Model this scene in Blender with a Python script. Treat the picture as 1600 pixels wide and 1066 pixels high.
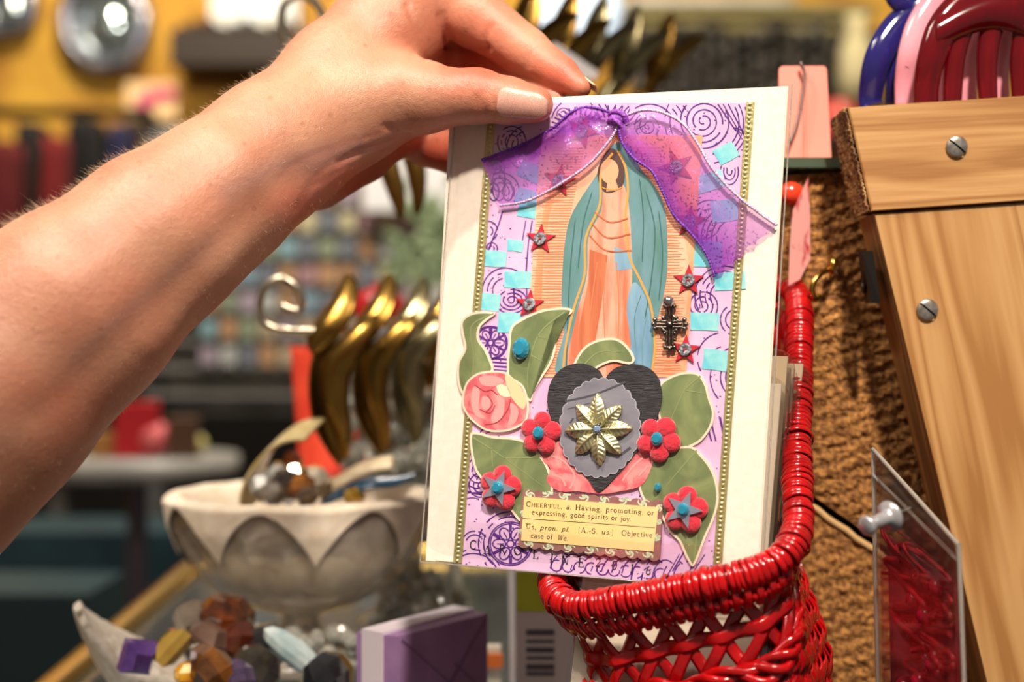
import bpy, math, random
import numpy as np
from mathutils import Vector, Matrix, noise
for _o in list(bpy.data.objects):
    bpy.data.objects.remove(_o)
SC = bpy.context.scene
COL = SC.collection
PI = math.pi
random.seed(7)

# ------------------------------------------------------------ camera, world, light
FPX = 1600 * 50 / 36.0
CAMZ = 1.35
cam_d = bpy.data.cameras.new('camera'); cam = bpy.data.objects.new('camera', cam_d); COL.objects.link(cam)
cam.location = (0, 0, CAMZ); cam.rotation_euler = (PI / 2, 0, 0)
cam_d.lens = 50; cam_d.sensor_width = 36; cam_d.clip_start = 0.02; cam_d.clip_end = 50
cam_d.dof.use_dof = True; cam_d.dof.focus_distance = 0.56; cam_d.dof.aperture_fstop = 5.0
SC.camera = cam
SC.view_settings.view_transform = 'Standard'; SC.view_settings.look = 'None'
SC.view_settings.gamma = 1.0; SC.view_settings.exposure = 0.0
SC.view_settings.use_curve_mapping = False
wd = bpy.data.worlds.new('World'); SC.world = wd; wd.use_nodes = True
wd.node_tree.nodes['Background'].inputs[0].default_value = (1.0, 0.87, 0.76, 1)
wd.node_tree.nodes['Background'].inputs[1].default_value = 0.18

def lamp(name, kind, loc, target, energy, color, size=0.2, **kw):
    l = bpy.data.lights.new(name, kind); l.energy = energy; l.color = color
    if kind == 'AREA': l.shape = 'DISK'; l.size = size
    else: l.shadow_soft_size = size
    for k, v in kw.items(): setattr(l, k, v)
    o = bpy.data.objects.new(name, l); COL.objects.link(o); o.location = loc
    o.rotation_euler = (Vector(target) - Vector(loc)).to_track_quat('-Z', 'Y').to_euler()
    return o
lamp('shop_spotlight', 'SPOT', (0.17, -0.30, 2.40), (0.12, 0.56, 1.36), 128, (1.0, 0.88, 0.74), 0.045, spot_size=0.62, spot_blend=1.0)
lamp('shop_ceiling_light', 'AREA', (-0.7, -0.2, 2.6), (0.0, 0.7, 1.3), 8, (1.0, 0.86, 0.74), 0.5)
lamp('counter_fill', 'SPOT', (-0.45, 0.25, 2.3), (-0.15, 0.85, 1.2), 44, (1.0, 0.90, 0.78), 0.025, spot_size=0.8, spot_blend=0.7)  # unseen lamp added to brighten the counter; small source for hard glints
lamp('back_wall_fill', 'AREA', (-0.8, 2.7, 3.0), (-0.9, 4.0, 1.9), 38, (1.0, 0.84, 0.60), 0.3)  # added fill, no visible source: lifts the ochre back wall
lamp('rack_fill', 'AREA', (-0.2, 1.7, 2.5), (-0.5, 2.6, 1.5), 22, (1.0, 0.92, 0.82), 0.3)  # unseen fill added to lift the rack of small cards
lamp('right_wall_fill', 'AREA', (1.0, 2.5, 3.2), (0.8, 4.0, 2.0), 30, (1.0, 0.86, 0.62), 0.3)  # extra fill for the right of the back wall, no visible source

# ------------------------------------------------------------ helpers
def W(px, py, Y):
    return Vector(((px - 800) / FPX * Y, Y, CAMZ - (py - 533) / FPX * Y))
def srgb(r, g, b):
    def f(c):
        c /= 255.0
        return c / 12.92 if c <= .04045 else ((c + .055) / 1.055) ** 2.4
    return (f(r), f(g), f(b), 1.0)

def mat(name, rgb, rough=0.5, metal=0.0, rgb2=None, nscale=40, stretch=(1, 1, 1), rot=(0, 0, 0), bump=0.0, bscale=300,
        contrast=(0.35, 0.65), sss=0.0, trans=0.0, ior=1.45, coat=0.0, emis=0.0, spec=0.5, bstretch=None, sheen=0.0, detail=6, distortion=0.0):
    m = bpy.data.materials.new(name); m.use_nodes = True
    nt = m.node_tree; N = nt.nodes; L = nt.links; b = N['Principled BSDF']
    c = srgb(*rgb)
    b.inputs['Base Color'].default_value = c
    b.inputs['Roughness'].default_value = rough; b.inputs['Metallic'].default_value = metal
    b.inputs['IOR'].default_value = ior; b.inputs['Transmission Weight'].default_value = trans
    b.inputs['Coat Weight'].default_value = coat; b.inputs['Coat Roughness'].default_value = 0.08
    b.inputs['Specular IOR Level'].default_value = spec
    b.inputs['Sheen Weight'].default_value = sheen
    if sss:
        b.inputs['Subsurface Weight'].default_value = sss
        b.inputs['Subsurface Radius'].default_value = (1, .35, .2); b.inputs['Subsurface Scale'].default_value = .004
    if emis:
        b.inputs['Emission Color'].default_value = c; b.inputs['Emission Strength'].default_value = emis
    tc = N.new('ShaderNodeTexCoord')
    if rgb2 is not None:
        mp = N.new('ShaderNodeMapping'); mp.inputs['Scale'].default_value = stretch; mp.inputs['Rotation'].default_value = rot
        nz = N.new('ShaderNodeTexNoise'); nz.inputs['Scale'].default_value = nscale; nz.inputs['Detail'].default_value = detail
        nz.inputs['Distortion'].default_value = distortion
        cr = N.new('ShaderNodeValToRGB')
        cr.color_ramp.elements[0].position = contrast[0]; cr.color_ramp.elements[0].color = c
        cr.color_ramp.elements[1].position = contrast[1]; cr.color_ramp.elements[1].color = srgb(*rgb2)
        L.new(tc.outputs['Object'], mp.inputs[0]); L.new(mp.outputs[0], nz.inputs['Vector'])
        L.new(nz.outputs['Fac'], cr.inputs[0]); L.new(cr.outputs[0], b.inputs['Base Color'])
    if bump:
        nb = N.new('ShaderNodeTexNoise'); nb.inputs['Scale'].default_value = bscale; nb.inputs['Detail'].default_value = 4
        bp = N.new('ShaderNodeBump'); bp.inputs['Strength'].default_value = bump; bp.inputs['Distance'].default_value = 0.001
        mb_ = N.new('ShaderNodeMapping'); mb_.inputs['Scale'].default_value = bstretch or (1, 1, 1); mb_.inputs['Rotation'].default_value = rot
        L.new(tc.outputs['Object'], mb_.inputs[0]); L.new(mb_.outputs[0], nb.inputs['Vector'])
        L.new(nb.outputs['Fac'], bp.inputs['Height']); L.new(bp.outputs[0], b.inputs['Normal'])
    return m

def film_mat(name, tint=(250, 250, 250), gloss=0.10, rough=0.06, edge=0.5):
    """thin clear plastic film: mostly lets light through, with a glossy share that grows at grazing angles"""
    m = bpy.data.materials.new(name); m.use_nodes = True
    nt = m.node_tree; N = nt.nodes; L = nt.links
    for n in list(N): N.remove(n)
    out = N.new('ShaderNodeOutputMaterial'); mix = N.new('ShaderNodeMixShader')
    tr = N.new('ShaderNodeBsdfTransparent'); tr.inputs[0].default_value = srgb(*tint)
    gl = N.new('ShaderNodeBsdfGlossy'); gl.inputs['Roughness'].default_value = rough
    lw = N.new('ShaderNodeLayerWeight'); lw.inputs['Blend'].default_value = edge
    mr = N.new('ShaderNodeMapRange'); mr.inputs['To Min'].default_value = gloss * .4; mr.inputs['To Max'].default_value = min(1, gloss * 6)
    L.new(lw.outputs['Fresnel'], mr.inputs['Value'])
    L.new(mr.outputs[0], mix.inputs[0]); L.new(tr.outputs[0], mix.inputs[1]); L.new(gl.outputs[0], mix.inputs[2]); L.new(mix.outputs[0], out.inputs[0])
    return m

WO = {}
def origin_of(o): return WO.get(o.name, Vector((0, 0, 0)))
class MB:
    def __init__(s): s.v = []; s.f = []; s.m = []; s.s = []
    def add(s, verts, faces, mi=0, smooth=False):
        n = len(s.v); s.v += [tuple(v) for v in verts]
        for f in faces:
            s.f.append([i + n for i in f]); s.m.append(mi); s.s.append(smooth)
    def tube(s, pts, r, n=10, mi=0, caps=True, closed=False, flat=1.0, up=None, smooth=True):
        pts = [Vector(p) for p in pts]; k = len(pts)
        rs = [r] * k if isinstance(r, (int, float)) else list(r)
        T = []
        for i in range(k):
            a = pts[(i - 1) % k] if (closed or i > 0) else pts[i]; b = pts[(i + 1) % k] if (closed or i < k - 1) else pts[i]
            d = b - a
            T.append(d.normalized() if d.length > 1e-12 else Vector((0, 0, 1)))
        u = Vector(up) if up else (Vector((0, 0, 1)) if abs(T[0].z) < .9 else Vector((1, 0, 0)))
        vs = []
        for i in range(k):
            if up: u = Vector(up)
            u = (u - T[i] * u.dot(T[i])); u.normalize(); w = T[i].cross(u)
            for j in range(n):
                a = 2 * PI * j / n
                vs.append(pts[i] + (u * math.cos(a) * flat + w * math.sin(a)) * rs[i])
        fs = []
        for i in range(k if closed else k - 1):
            for j in range(n):
                i2 = (i + 1) % k
                fs.append((i * n + j, i * n + (j + 1) % n, i2 * n + (j + 1) % n, i2 * n + j))
        s.add(vs, fs, mi, smooth)
        if caps and not closed:
            s.add(vs[:n], [tuple(range(n))[::-1]], mi); s.add(vs[-n:], [tuple(range(n))], mi)
    def hexa(s, p, mi=0):
        s.add(p, [(0, 3, 2, 1), (4, 5, 6, 7), (0, 1, 5, 4), (1, 2, 6, 5), (2, 3, 7, 6), (3, 0, 4, 7)], mi)
    def box(s, c, size, rz=0, mi=0):
        x, y, z = [a / 2 for a in size]; R = Matrix.Rotation(rz, 3, 'Z'); c = Vector(c)
        s.hexa([c + R @ Vector(q) for q in ((-x, -y, -z), (x, -y, -z), (x, y, -z), (-x, y, -z), (-x, -y, z), (x, -y, z), (x, y, z), (-x, y, z))], mi)
    def lathe(s, prof, c, n=32, mi=0, M=None, f=None, smooth=True):
        c = Vector(c); M = M or Matrix.Identity(3); vs = []
        for (r, z) in prof:
            for j in range(n):
                a = 2 * PI * j / n; rr = r * (f(a, z) if f else 1)
                vs.append(c + M @ Vector((rr * math.cos(a), rr * math.sin(a), z)))
        fs = [(i * n + j, i * n + (j + 1) % n, (i + 1) * n + (j + 1) % n, (i + 1) * n + j) for i in range(len(prof) - 1) for j in range(n)]
        s.add(vs, fs, mi, smooth)
    def ball(s, c, r, n=12, mi=0, M=None, smooth=True):
        r = (r, r, r) if isinstance(r, (int, float)) else r
        c = Vector(c); M = M or Matrix.Identity(3); k = max(4, n // 2); vs = []
        for i in range(k + 1):
            t = PI * i / k
            for j in range(n):
                a = 2 * PI * j / n
                vs.append(c + M @ Vector((r[0] * math.sin(t) * math.cos(a), r[1] * math.sin(t) * math.sin(a), r[2] * math.cos(t))))
        s.add(vs, [(i * n + j, (i + 1) * n + j, (i + 1) * n + (j + 1) % n, i * n + (j + 1) % n) for i in range(k) for j in range(n)], mi, smooth)
    def grid(s, fn, nu, nv, mi=0, smooth=True, closed_u=False):
        vs = [fn(i / nu, j / nv) for i in range(nu + 1) for j in range(nv + 1)]
        fs = [(i * (nv + 1) + j, (i + 1) * (nv + 1) + j, (i + 1) * (nv + 1) + j + 1, i * (nv + 1) + j + 1) for i in range(nu) for j in range(nv)]
        s.add(vs, fs, mi, smooth)
    def slab(s, fn, nu, nv, thick, mi=0, smooth=True):
        """a curved sheet with real thickness; fn(u,v)->point"""
        P = [[Vector(fn(i / nu, j / nv)) for j in range(nv + 1)] for i in range(nu + 1)]
        A = []; B = []
        for i in range(nu + 1):
            for j in range(nv + 1):
                du = P[min(i + 1, nu)][j] - P[max(i - 1, 0)][j]; dv = P[i][min(j + 1, nv)] - P[i][max(j - 1, 0)]
                nn = du.cross(dv)
                nn = nn.normalized() if nn.length > 1e-14 else Vector((0, -1, 0))
                A.append(P[i][j] + nn * thick / 2); B.append(P[i][j] - nn * thick / 2)
        w = nv + 1; n = len(A); fs = []
        for i in range(nu):
            for j in range(nv):
                q = (i * w + j, (i + 1) * w + j, (i + 1) * w + j + 1, i * w + j + 1)
                fs.append(q); fs.append(tuple(x + n for x in q[::-1]))
        bd = [i * w for i in range(nu)] + [nu * w + j for j in range(nv)] + [i * w + nv for i in range(nu, 0, -1)] + [j for j in range(nv, 0, -1)]
        for a, b in zip(bd, bd[1:] + bd[:1]): fs.append((a, a + n, b + n, b))
        s.add(A + B, fs, mi, smooth)
    def build(s, name, mats, parent=None, origin=None):
        V = np.array(s.v, dtype=float)
        if origin is None:
            lo = V.min(0); hi = V.max(0); origin = Vector(((lo[0] + hi[0]) / 2, (lo[1] + hi[1]) / 2, lo[2]))
        me = bpy.data.meshes.new(name)
        me.from_pydata([tuple(x) for x in (V - np.array(origin))], [], s.f)
        for m in (mats if isinstance(mats, (list, tuple)) else [mats]): me.materials.append(m)
        me.polygons.foreach_set('material_index', s.m); me.polygons.foreach_set('use_smooth', s.s); me.update()
        o = bpy.data.objects.new(name, me); COL.objects.link(o)
        if parent: o.parent = parent; o.location = Vector(origin) - origin_of(parent)
        else: o.location = origin
        WO[o.name] = Vector(origin)
        return o
def tag(o, label=None, cat=None, group=None, kind=None):
    for k, v in (('label', label), ('category', cat), ('group', group), ('kind', kind)):
        if v: o[k] = v
    return o
def thing(name, loc, label, cat, group=None):
    o = bpy.data.objects.new(name, None); COL.objects.link(o); o.location = loc; o.empty_display_size = .01
    WO[o.name] = Vector(loc); return tag(o, label, cat, group)
def copy_thing(o, loc, label=None, rz=None, scale=None):
    def rec(a, par):
        c = a.copy(); COL.objects.link(c); c.parent = par
        for ch in a.children: rec(ch, c)
        return c
    c = rec(o, None); c.location = loc
    if rz is not None: c.rotation_euler.z = rz
    if scale: c.scale = (scale,) * 3
    if label: c['label'] = label
    return c
def smooth_path(pts, k=6, closed=False):
    pts = [tuple(p) for p in pts]; n = len(pts); out = []
    dim = len(pts[0])
    for i in range(n if closed else n - 1):
        p0 = pts[(i - 1) % n] if (closed or i > 0) else pts[i]; p1 = pts[i]; p2 = pts[(i + 1) % n]
        p3 = pts[(i + 2) % n] if (closed or i + 2 < n) else p2
        for j in range(k):
            t = j / k
            out.append(tuple(.5 * ((2 * p1[d]) + (-p0[d] + p2[d]) * t + (2 * p0[d] - 5 * p1[d] + 4 * p2[d] - p3[d]) * t * t + (-p0[d] + 3 * p1[d] - 3 * p2[d] + p3[d]) * t ** 3) for d in range(dim)))
    if not closed: out.append(pts[-1])
    return out
def poly_offset(poly, d):
    n = len(poly); area = sum(poly[i][0] * poly[(i + 1) % n][1] - poly[(i + 1) % n][0] * poly[i][1] for i in range(n))
    sg = 1 if area > 0 else -1; out = []
    for i in range(n):
        a = poly[i - 1]; b = poly[(i + 1) % n]; tx, ty = b[0] - a[0], b[1] - a[1]; l = math.hypot(tx, ty) or 1
        out.append((poly[i][0] + sg * ty / l * d, poly[i][1] - sg * tx / l * d))
    return out

# the plane of the held card, worked out from its four corners
_tl, _tr, _bl, _br = [W(x, y, 1) - Vector((0, 0, CAMZ)) for x, y in ((716, 160), (1237, 133), (657, 878), (1190, 925))]
CS = 0.60
CO = _tl * CS + Vector((0, 0, CAMZ))
CU = (_tr * 0.90838 * CS - _tl * CS).normalized()
CVv = (_bl * 0.96941 * CS - _tl * CS); CVv = (CVv - CU * CVv.dot(CU)).normalized()
CN = CU.cross(CVv).normalized()
if CN.y > 0: CN = -CN
def CP(px, py, h=0.0):
    r = W(px, py, 1) - Vector((0, 0, CAMZ)); e = Vector((0, 0, CAMZ))
    t = (CO - e).dot(CN) / r.dot(CN)
    return e + r * t + CN * h
def prism(mb, poly, h0, h1, mi=0, mside=None, P=CP):
    n = len(poly)
    area = sum(poly[i][0] * poly[(i + 1) % n][1] - poly[(i + 1) % n][0] * poly[i][1] for i in range(n))
    if area > 0: poly = poly[::-1]
    a = [P(x, y, h1) for x, y in poly]; b = [P(x, y, h0) for x, y in poly]
    mb.add(a, [tuple(range(n))], mi)
    mb.add(b, [tuple(range(n))[::-1]], mi)
    mb.add(a + b, [(i, i + n, (i + 1) % n + n, (i + 1) % n) for i in range(n)], mi if mside is None else mside)
def stroke(mb, pts, w, h, mi=0, th=0.00006, P=CP):
    """an inked line on the card plane, width in image-sized units"""
    n = len(pts)
    if n < 2: return
    L = []; R = []
    for i in range(n):
        a = pts[max(i - 1, 0)]; b = pts[min(i + 1, n - 1)]; dx, dy = b[0] - a[0], b[1] - a[1]; l = math.hypot(dx, dy) or 1
        ww = (w[i] if isinstance(w, list) else w) / 2
        L.append(P(pts[i][0] - dy / l * ww, pts[i][1] + dx / l * ww, h + th)); R.append(P(pts[i][0] + dy / l * ww, pts[i][1] - dx / l * ww, h + th))
    mb.add(L + R, [(i, i + 1, n + i + 1, n + i) for i in range(n - 1)], mi)
def arc(cx, cy, rx, ry, a0, a1, n=16):
    return [(cx + rx * math.cos(math.radians(a0 + (a1 - a0) * i / n)), cy + ry * math.sin(math.radians(a0 + (a1 - a0) * i / n))) for i in range(n + 1)]

# ------------------------------------------------------------ the shop's shell
M_wall = mat('ochre_plaster', (204, 158, 56), .8, rgb2=(146, 92, 34), nscale=5, contrast=(.40, .66))
M_floor = mat('dark_floor', (30, 27, 26), .6, rgb2=(52, 44, 40), nscale=6)
mb = MB(); mb.box((0.6, 4.06, 1.4), (9, .1, 2.8)); tag(mb.build('wall_back', M_wall), kind='structure')
mb = MB(); mb.box((0.6, 1.8, -.05), (9, 4.6, .1)); tag(mb.build('floor', M_floor), kind='structure')
mb = MB(); mb.box((-3.85, 1.8, 1.4), (.1, 4.6, 2.8)); tag(mb.build('wall_left', M_wall), kind='structure')

# ------------------------------------------------------------ the hand and forearm
def skin_material():
    m = bpy.data.materials.new('skin'); m.use_nodes = True; nt = m.node_tree; N = nt.nodes; L = nt.links; b = N['Principled BSDF']
    at = N.new('ShaderNodeAttribute'); at.attribute_name = 'flush'
    tc = N.new('ShaderNodeTexCoord')
    nz = N.new('ShaderNodeTexNoise'); nz.inputs['Scale'].default_value = 38; nz.inputs['Detail'].default_value = 6
    L.new(tc.outputs['Object'], nz.inputs['Vector'])
    r1 = N.new('ShaderNodeValToRGB'); r1.color_ramp.elements[0].position = .3; r1.color_ramp.elements[0].color = srgb(202, 150, 120)
    r1.color_ramp.elements[1].position = .72; r1.color_ramp.elements[1].color = srgb(180, 120, 93)
    L.new(nz.outputs['Fac'], r1.inputs[0])
    sp = N.new('ShaderNodeSeparateColor'); L.new(at.outputs['Color'], sp.inputs[0])
    mx = N.new('ShaderNodeMix'); mx.data_type = 'RGBA'; L.new(sp.outputs[0], mx.inputs[0]); L.new(r1.outputs[0], mx.inputs[6]); mx.inputs[7].default_value = srgb(200, 84, 62)
    mv = N.new('ShaderNodeMix'); mv.data_type = 'RGBA'; L.new(sp.outputs[2], mv.inputs[0]); L.new(mx.outputs[2], mv.inputs[6]); mv.inputs[7].default_value = srgb(160, 120, 112)
    # small freckles
    vo = N.new('ShaderNodeTexVoronoi'); vo.inputs['Scale'].default_value = 95; L.new(tc.outputs['Object'], vo.inputs['Vector'])
    fr = N.new('ShaderNodeValToRGB'); fr.color_ramp.elements[0].position = .07; fr.color_ramp.elements[0].color = (.35,) * 3 + (1,)
    fr.color_ramp.elements[1].position = .13; fr.color_ramp.elements[1].color = (0, 0, 0, 1); L.new(vo.outputs['Distance'], fr.inputs[0])
    fm = N.new('ShaderNodeMix'); fm.data_type = 'RGBA'; L.new(fr.outputs[0], fm.inputs[0]); L.new(mv.outputs[2], fm.inputs[6]); fm.inputs[7].default_value = srgb(150, 80, 56)
    L.new(fm.outputs[2], b.inputs['Base Color'])
    b.inputs['Roughness'].default_value = .46
    b.inputs['Subsurface Weight'].default_value = .13; b.inputs['Subsurface Radius'].default_value = (1, .3, .16); b.inputs['Subsurface Scale'].default_value = .006
    v2 = N.new('ShaderNodeTexVoronoi'); v2.inputs['Scale'].default_value = 1300; v2.feature = 'DISTANCE_TO_EDGE'; L.new(tc.outputs['Object'], v2.inputs['Vector'])
    n2 = N.new('ShaderNodeTexNoise'); n2.inputs['Scale'].default_value = 420; n2.inputs['Detail'].default_value = 5; L.new(tc.outputs['Object'], n2.inputs['Vector'])
    ad = N.new('ShaderNodeMath'); ad.operation = 'MULTIPLY_ADD'; L.new(v2.outputs['Distance'], ad.inputs[0]); ad.inputs[1].default_value = .5; L.new(n2.outputs['Fac'], ad.inputs[2])
    bp = N.new('ShaderNodeBump'); bp.inputs['Strength'].default_value = .42; bp.inputs['Distance'].default_value = .0006
    L.new(ad.outputs[0], bp.inputs['Height']); L.new(bp.outputs[0], b.inputs['Normal'])
    return m

def build_hand():
    import openvdb
    h = .0012
    lo = np.array([-.262, .445, 1.22]); hi = np.array([.05, .70, 1.54])
    dims = ((hi - lo) / h).astype(int) + 1
    D = np.full(tuple(dims), .02, dtype=np.float32)
    def node(px, py, Y, r): return (np.array(W(px, py, Y)), r * Y / FPX)
    def cnode(px, py, hh, r):
        p = CP(px, py, hh); return (np.array(p), r * p.y / FPX)
    def cone(A, B, k, flat=None):
        a, ra = A; b, rb = B; mg = max(ra, rb) + .016
        l = np.maximum(((np.minimum(a, b) - mg - lo) / h).astype(int), 0); u = np.minimum(((np.maximum(a, b) + mg - lo) / h).astype(int) + 1, dims)
        if (u <= l).any(): return
        X = (lo[0] + h * np.arange(l[0], u[0], dtype=np.float32))[:, None, None]
        Y = (lo[1] + h * np.arange(l[1], u[1], dtype=np.float32))[None, :, None]
        Z = (lo[2] + h * np.arange(l[2], u[2], dtype=np.float32))[None, None, :]
        ab = b - a; t = ((X - a[0]) * ab[0] + (Y - a[1]) * ab[1] + (Z - a[2]) * ab[2]) / float(ab @ ab); t = np.clip(t, 0, 1)
        fy = flat or 1.0
        d = np.sqrt((X - a[0] - t * ab[0]) ** 2 + ((Y - a[1] - t * ab[1]) / fy) ** 2 + (Z - a[2] - t * ab[2]) ** 2) - (ra + (rb - ra) * t)
        s = D[l[0]:u[0], l[1]:u[1], l[2]:u[2]]
        hh = np.clip(.5 + .5 * (d - s) / k, 0, 1)
        s[...] = (d * (1 - hh) + s * hh - k * hh * (1 - hh)).astype(np.float32)
    # forearm, wrist, back of the hand
    arm = [node(-256, 800, .520, 222), node(-156, 717, .522, 202), node(-36, 618, .527, 180), node(112, 488, .537, 153), node(250, 371, .550, 127), node(350, 298, .562, 109), node(426, 236, .578, 93)]
    for A, B in zip(arm, arm[1:]): cone(A, B, .012)
    wr = arm[-1]
    cone(node(300, 352, .56, 96), node(432, 262, .60, 66), .008)
    cone(wr, node(530, 126, .600, 86), .012); cone(node(530, 126, .600, 86), node(606, 48, .612, 80), .010); cone(node(606, 48, .612, 80), node(672, -40, .625, 74), .010)
    cone(wr, node(552, 172, .594, 78), .014)                                   # thenar side
    cone(node(552, 172, .594, 78), node(640, 150, .588, 58), .010)
    # thumb
    mcp = node(668, 153, .586, 50); ip = cnode(765, 163, .0125, 41)
    cone(node(640, 150, .588, 57), mcp, .006); cone(mcp, ip, .005)
    cone(ip, cnode(812, 169, .0112, 35.5), .004); cone(cnode(812, 169, .0112, 35.5), cnode(849, 173, .0092, 29), .003)
    # index finger, behind the card
    i0 = node(690, -18, .618, 56); i1 = node(742, 26, .612, 48); i2 = cnode(806, 68, -.0115, 37.5); i3 = cnode(865, 106, -.0085, 27); i4 = cnode(900, 130, -.0062, 17)
    cone(node(640, -20, .62, 66), i0, .006); cone(i0, i1, .004); cone(i1, i2, .0025); cone(i2, i3, .002); cone(i3, i4, .002)
    # middle finger, deeper
    m0 = node(640, 30, .645, 55); m1 = node(735, 62, .640, 42); m2 = node(790, 108, .622, 35); m3 = cnode(850, 160, -.0105, 26); m4 = cnode(882, 188, -.0078, 19)
    cone(m0, m1, .003); cone(m1, m2, .002); cone(m2, m3, .002); cone(m3, m4, .002)
    cone(node(640, 92, .628, 52), node(706, 108, .645, 40), .004); cone(node(706, 108, .645, 40), node(780, 128, .634, 34), .003)
    # ring finger
    r0 = node(600, 110, .66, 50); r1 = node(690, 150, .662, 38); r2 = node(760, 185, .645, 34); r3 = cnode(812, 225, -.0105, 27); r4 = cnode(838, 248, -.0085, 21)
    for A, B in ((r0, r1), (r1, r2), (r2, r3), (r3, r4)): cone(A, B, .002)
    # heel of the hand and little finger
    cone(node(490, 272, .605, 58), node(562, 236, .622, 50), .003); cone(node(560, 232, .622, 50), node(622, 196, .642, 48), .005)
    p1 = node(668, 220, .652, 40); p2 = node(722, 240, .642, 37); p3 = cnode(765, 272, -.0100, 28); p4 = cnode(782, 296, -.0085, 21)
    cone(node(618, 190, .645, 46), p1, .003); cone(p1, p2, .002); cone(p2, p3, .002); cone(p3, p4, .002)
    g = openvdb.FloatGrid(.02); g.copyFromArray(D)
    pts, tris, quads = g.convertToPolygons(isovalue=0.0, adaptivity=0.0)
    V = np.array(pts, dtype=np.float64) * h + lo
    F4 = [tuple(int(i) for i in q)[::-1] for q in quads]; F3 = [tuple(int(i) for i in q)[::-1] for q in tris]
    me = bpy.data.meshes.new('hand_tmp'); me.from_pydata(V.tolist(), [], F4 + F3); me.update()
    # orientation check: volume sign
    me.calc_loop_triangles()
    nrm = np.zeros(len(V) * 3); me.vertices.foreach_get('normal', nrm); nrm = nrm.reshape(-1, 3)
    c = V.mean(0)
    if ((V - c) * nrm).sum() < 0:
        me.flip_normals(); nrm = -nrm
    # light smoothing
    E = np.zeros(len(me.edges) * 2, dtype=np.int64); me.edges.foreach_get('vertices', E); E = E.reshape(-1, 2)
    deg = np.bincount(E.ravel(), minlength=len(V))[:, None]
    for _ in range(3):
        acc = np.zeros_like(V)
        for k in range(3):
            acc[:, k] = np.bincount(E[:, 0], weights=V[E[:, 1], k], minlength=len(V)) + np.bincount(E[:, 1], weights=V[E[:, 0], k], minlength=len(V))
        V = V * .5 + .5 * acc / deg
    px = 800 + V[:, 0] / V[:, 1] * FPX; py = 533 - (V[:, 2] - CAMZ) / V[:, 1] * FPX
    front = np.clip(-nrm[:, 1] * 3 + .3, 0, 1)
    def dist(poly):
        P = np.stack([px, py], 1); best = np.full(len(V), 1e9)
        for a, b in zip(poly, poly[1:]):
            a = np.array(a, float); b = np.array(b, float); ab = b - a
            t = np.clip(((P - a) @ ab) / (ab @ ab), 0, 1); best = np.minimum(best, np.linalg.norm(P - a - t[:, None] * ab, axis=1))
        return best
    cre = [  # (polyline, depth mm, width px)
        ([(688, 24), (694, 50), (700, 68)], 1.0, 6), ([(700, 68), (730, 78), (760, 77)], 1.2, 6), ([(636, 8), (644, 30), (652, 50), (664, 92)], .7, 5),
        ([(612, 24), (634, 62), (646, 84)], .3, 5), ([(697, 70), (698, 104)], .6, 5), ([(767, 40), (760, 60), (760, 77)], .7, 5), ([(840, 68), (827, 88), (824, 104)], .45, 5),
        ([(757, 133), (752, 155), (758, 180), (752, 196)], .42, 4.5), ([(770, 131), (768, 150), (776, 172), (770, 194)], .35, 4), ([(744, 150), (748, 172), (744, 190)], .3, 4),
        ([(640, 211), (600, 226), (565, 236), (530, 256)], .8, 5), ([(645, 214), (622, 208), (600, 196)], .6, 5), ([(560, 238), (520, 252), (486, 290), (466, 326)], .45, 8),
        ([(600, 246), (540, 262), (490, 292)], .25, 4), ([(520, 238), (470, 256), (440, 276)], .15, 4), ([(530, 228), (480, 244), (446, 262)], .12, 3), ([(575, 214), (530, 232), (500, 240)], .15, 3), ([(620, 190), (600, 205), (570, 214)], .15, 3),
        ([(556, 215), (500, 236), (450, 262)], .12, 4), ([(806, 150), (804, 172), (808, 196)], .5, 3.5)]
    for poly, dd, w in cre:
        e = np.exp(-(dist(poly) / w) ** 2) * front
        V -= nrm * (e * dd * .001)[:, None]
    # tendon and vein relief on the forearm
    for poly, dd, w in (([(470, 270), (340, 380), (200, 520), (60, 650)], -.0012, 26), ([(430, 200), (300, 300), (120, 440)], .0004, 24), ([(440, 310), (330, 430), (240, 540)], .0009, 22)):
        V += nrm * (np.exp(-(dist(poly) / w) ** 2) * front * dd)[:, None]
    # darker red where the blood shows: fingers, knuckles, creases; bluish at the wrist veins
    fl = np.zeros(len(V)); pa = np.stack([px, py], 1)
    for (cx, cy, rx, ry, s) in ((880, 110, 60, 45, .75), (760, 40, 70, 50, .42), (700, 40, 60, 60, .4), (745, 105, 70, 40, .85), (680, 250, 70, 55, .9), (860, 195, 55, 22, .5), (860, 140, 60, 20, .5), (760, 165, 40, 50, .25),
                                (560, 285, 90, 40, .7), (480, 320, 60, 40, .55), (320, 330, 90, 60, .25), (150, 480, 160, 90, .2), (90, 620, 160, 90, .25), (640, 60, 50, 60, .3)):
        fl = np.maximum(fl, s * np.exp(-((px - cx) / rx) ** 2 - ((py - cy) / ry) ** 2))
    for poly, dd, w in cre: fl = np.maximum(fl, .32 * np.exp(-(dist(poly) / (w * 1.2)) ** 2) * front)
    ve = np.zeros(len(V))
    for poly, w, s in (([(520, 235), (430, 260), (360, 300)], 18, .5), ([(560, 225), (480, 262)], 16, .5), ([(330, 380), (220, 470), (120, 560)], 14, .35)):
        ve = np.maximum(ve, s * np.exp(-(dist(poly) / w) ** 2) * front)
    org = Vector(W(-60, 845, .53))
    me2 = bpy.data.meshes.new('forearm_and_hand')
    me2.from_pydata((V - np.array(org)).tolist(), [], [tuple(p.vertices) for p in me.polygons]); me2.materials.append(skin_material())
    ca = me2.color_attributes.new('flush', 'FLOAT_COLOR', 'POINT')
    colr = np.zeros((len(V), 4), dtype=np.float32); colr[:, 0] = fl; colr[:, 2] = ve; colr[:, 3] = 1; ca.data.foreach_set('color', colr.ravel())
    me2.polygons.foreach_set('use_smooth', [True] * len(me2.polygons)); me2.update()
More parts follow.
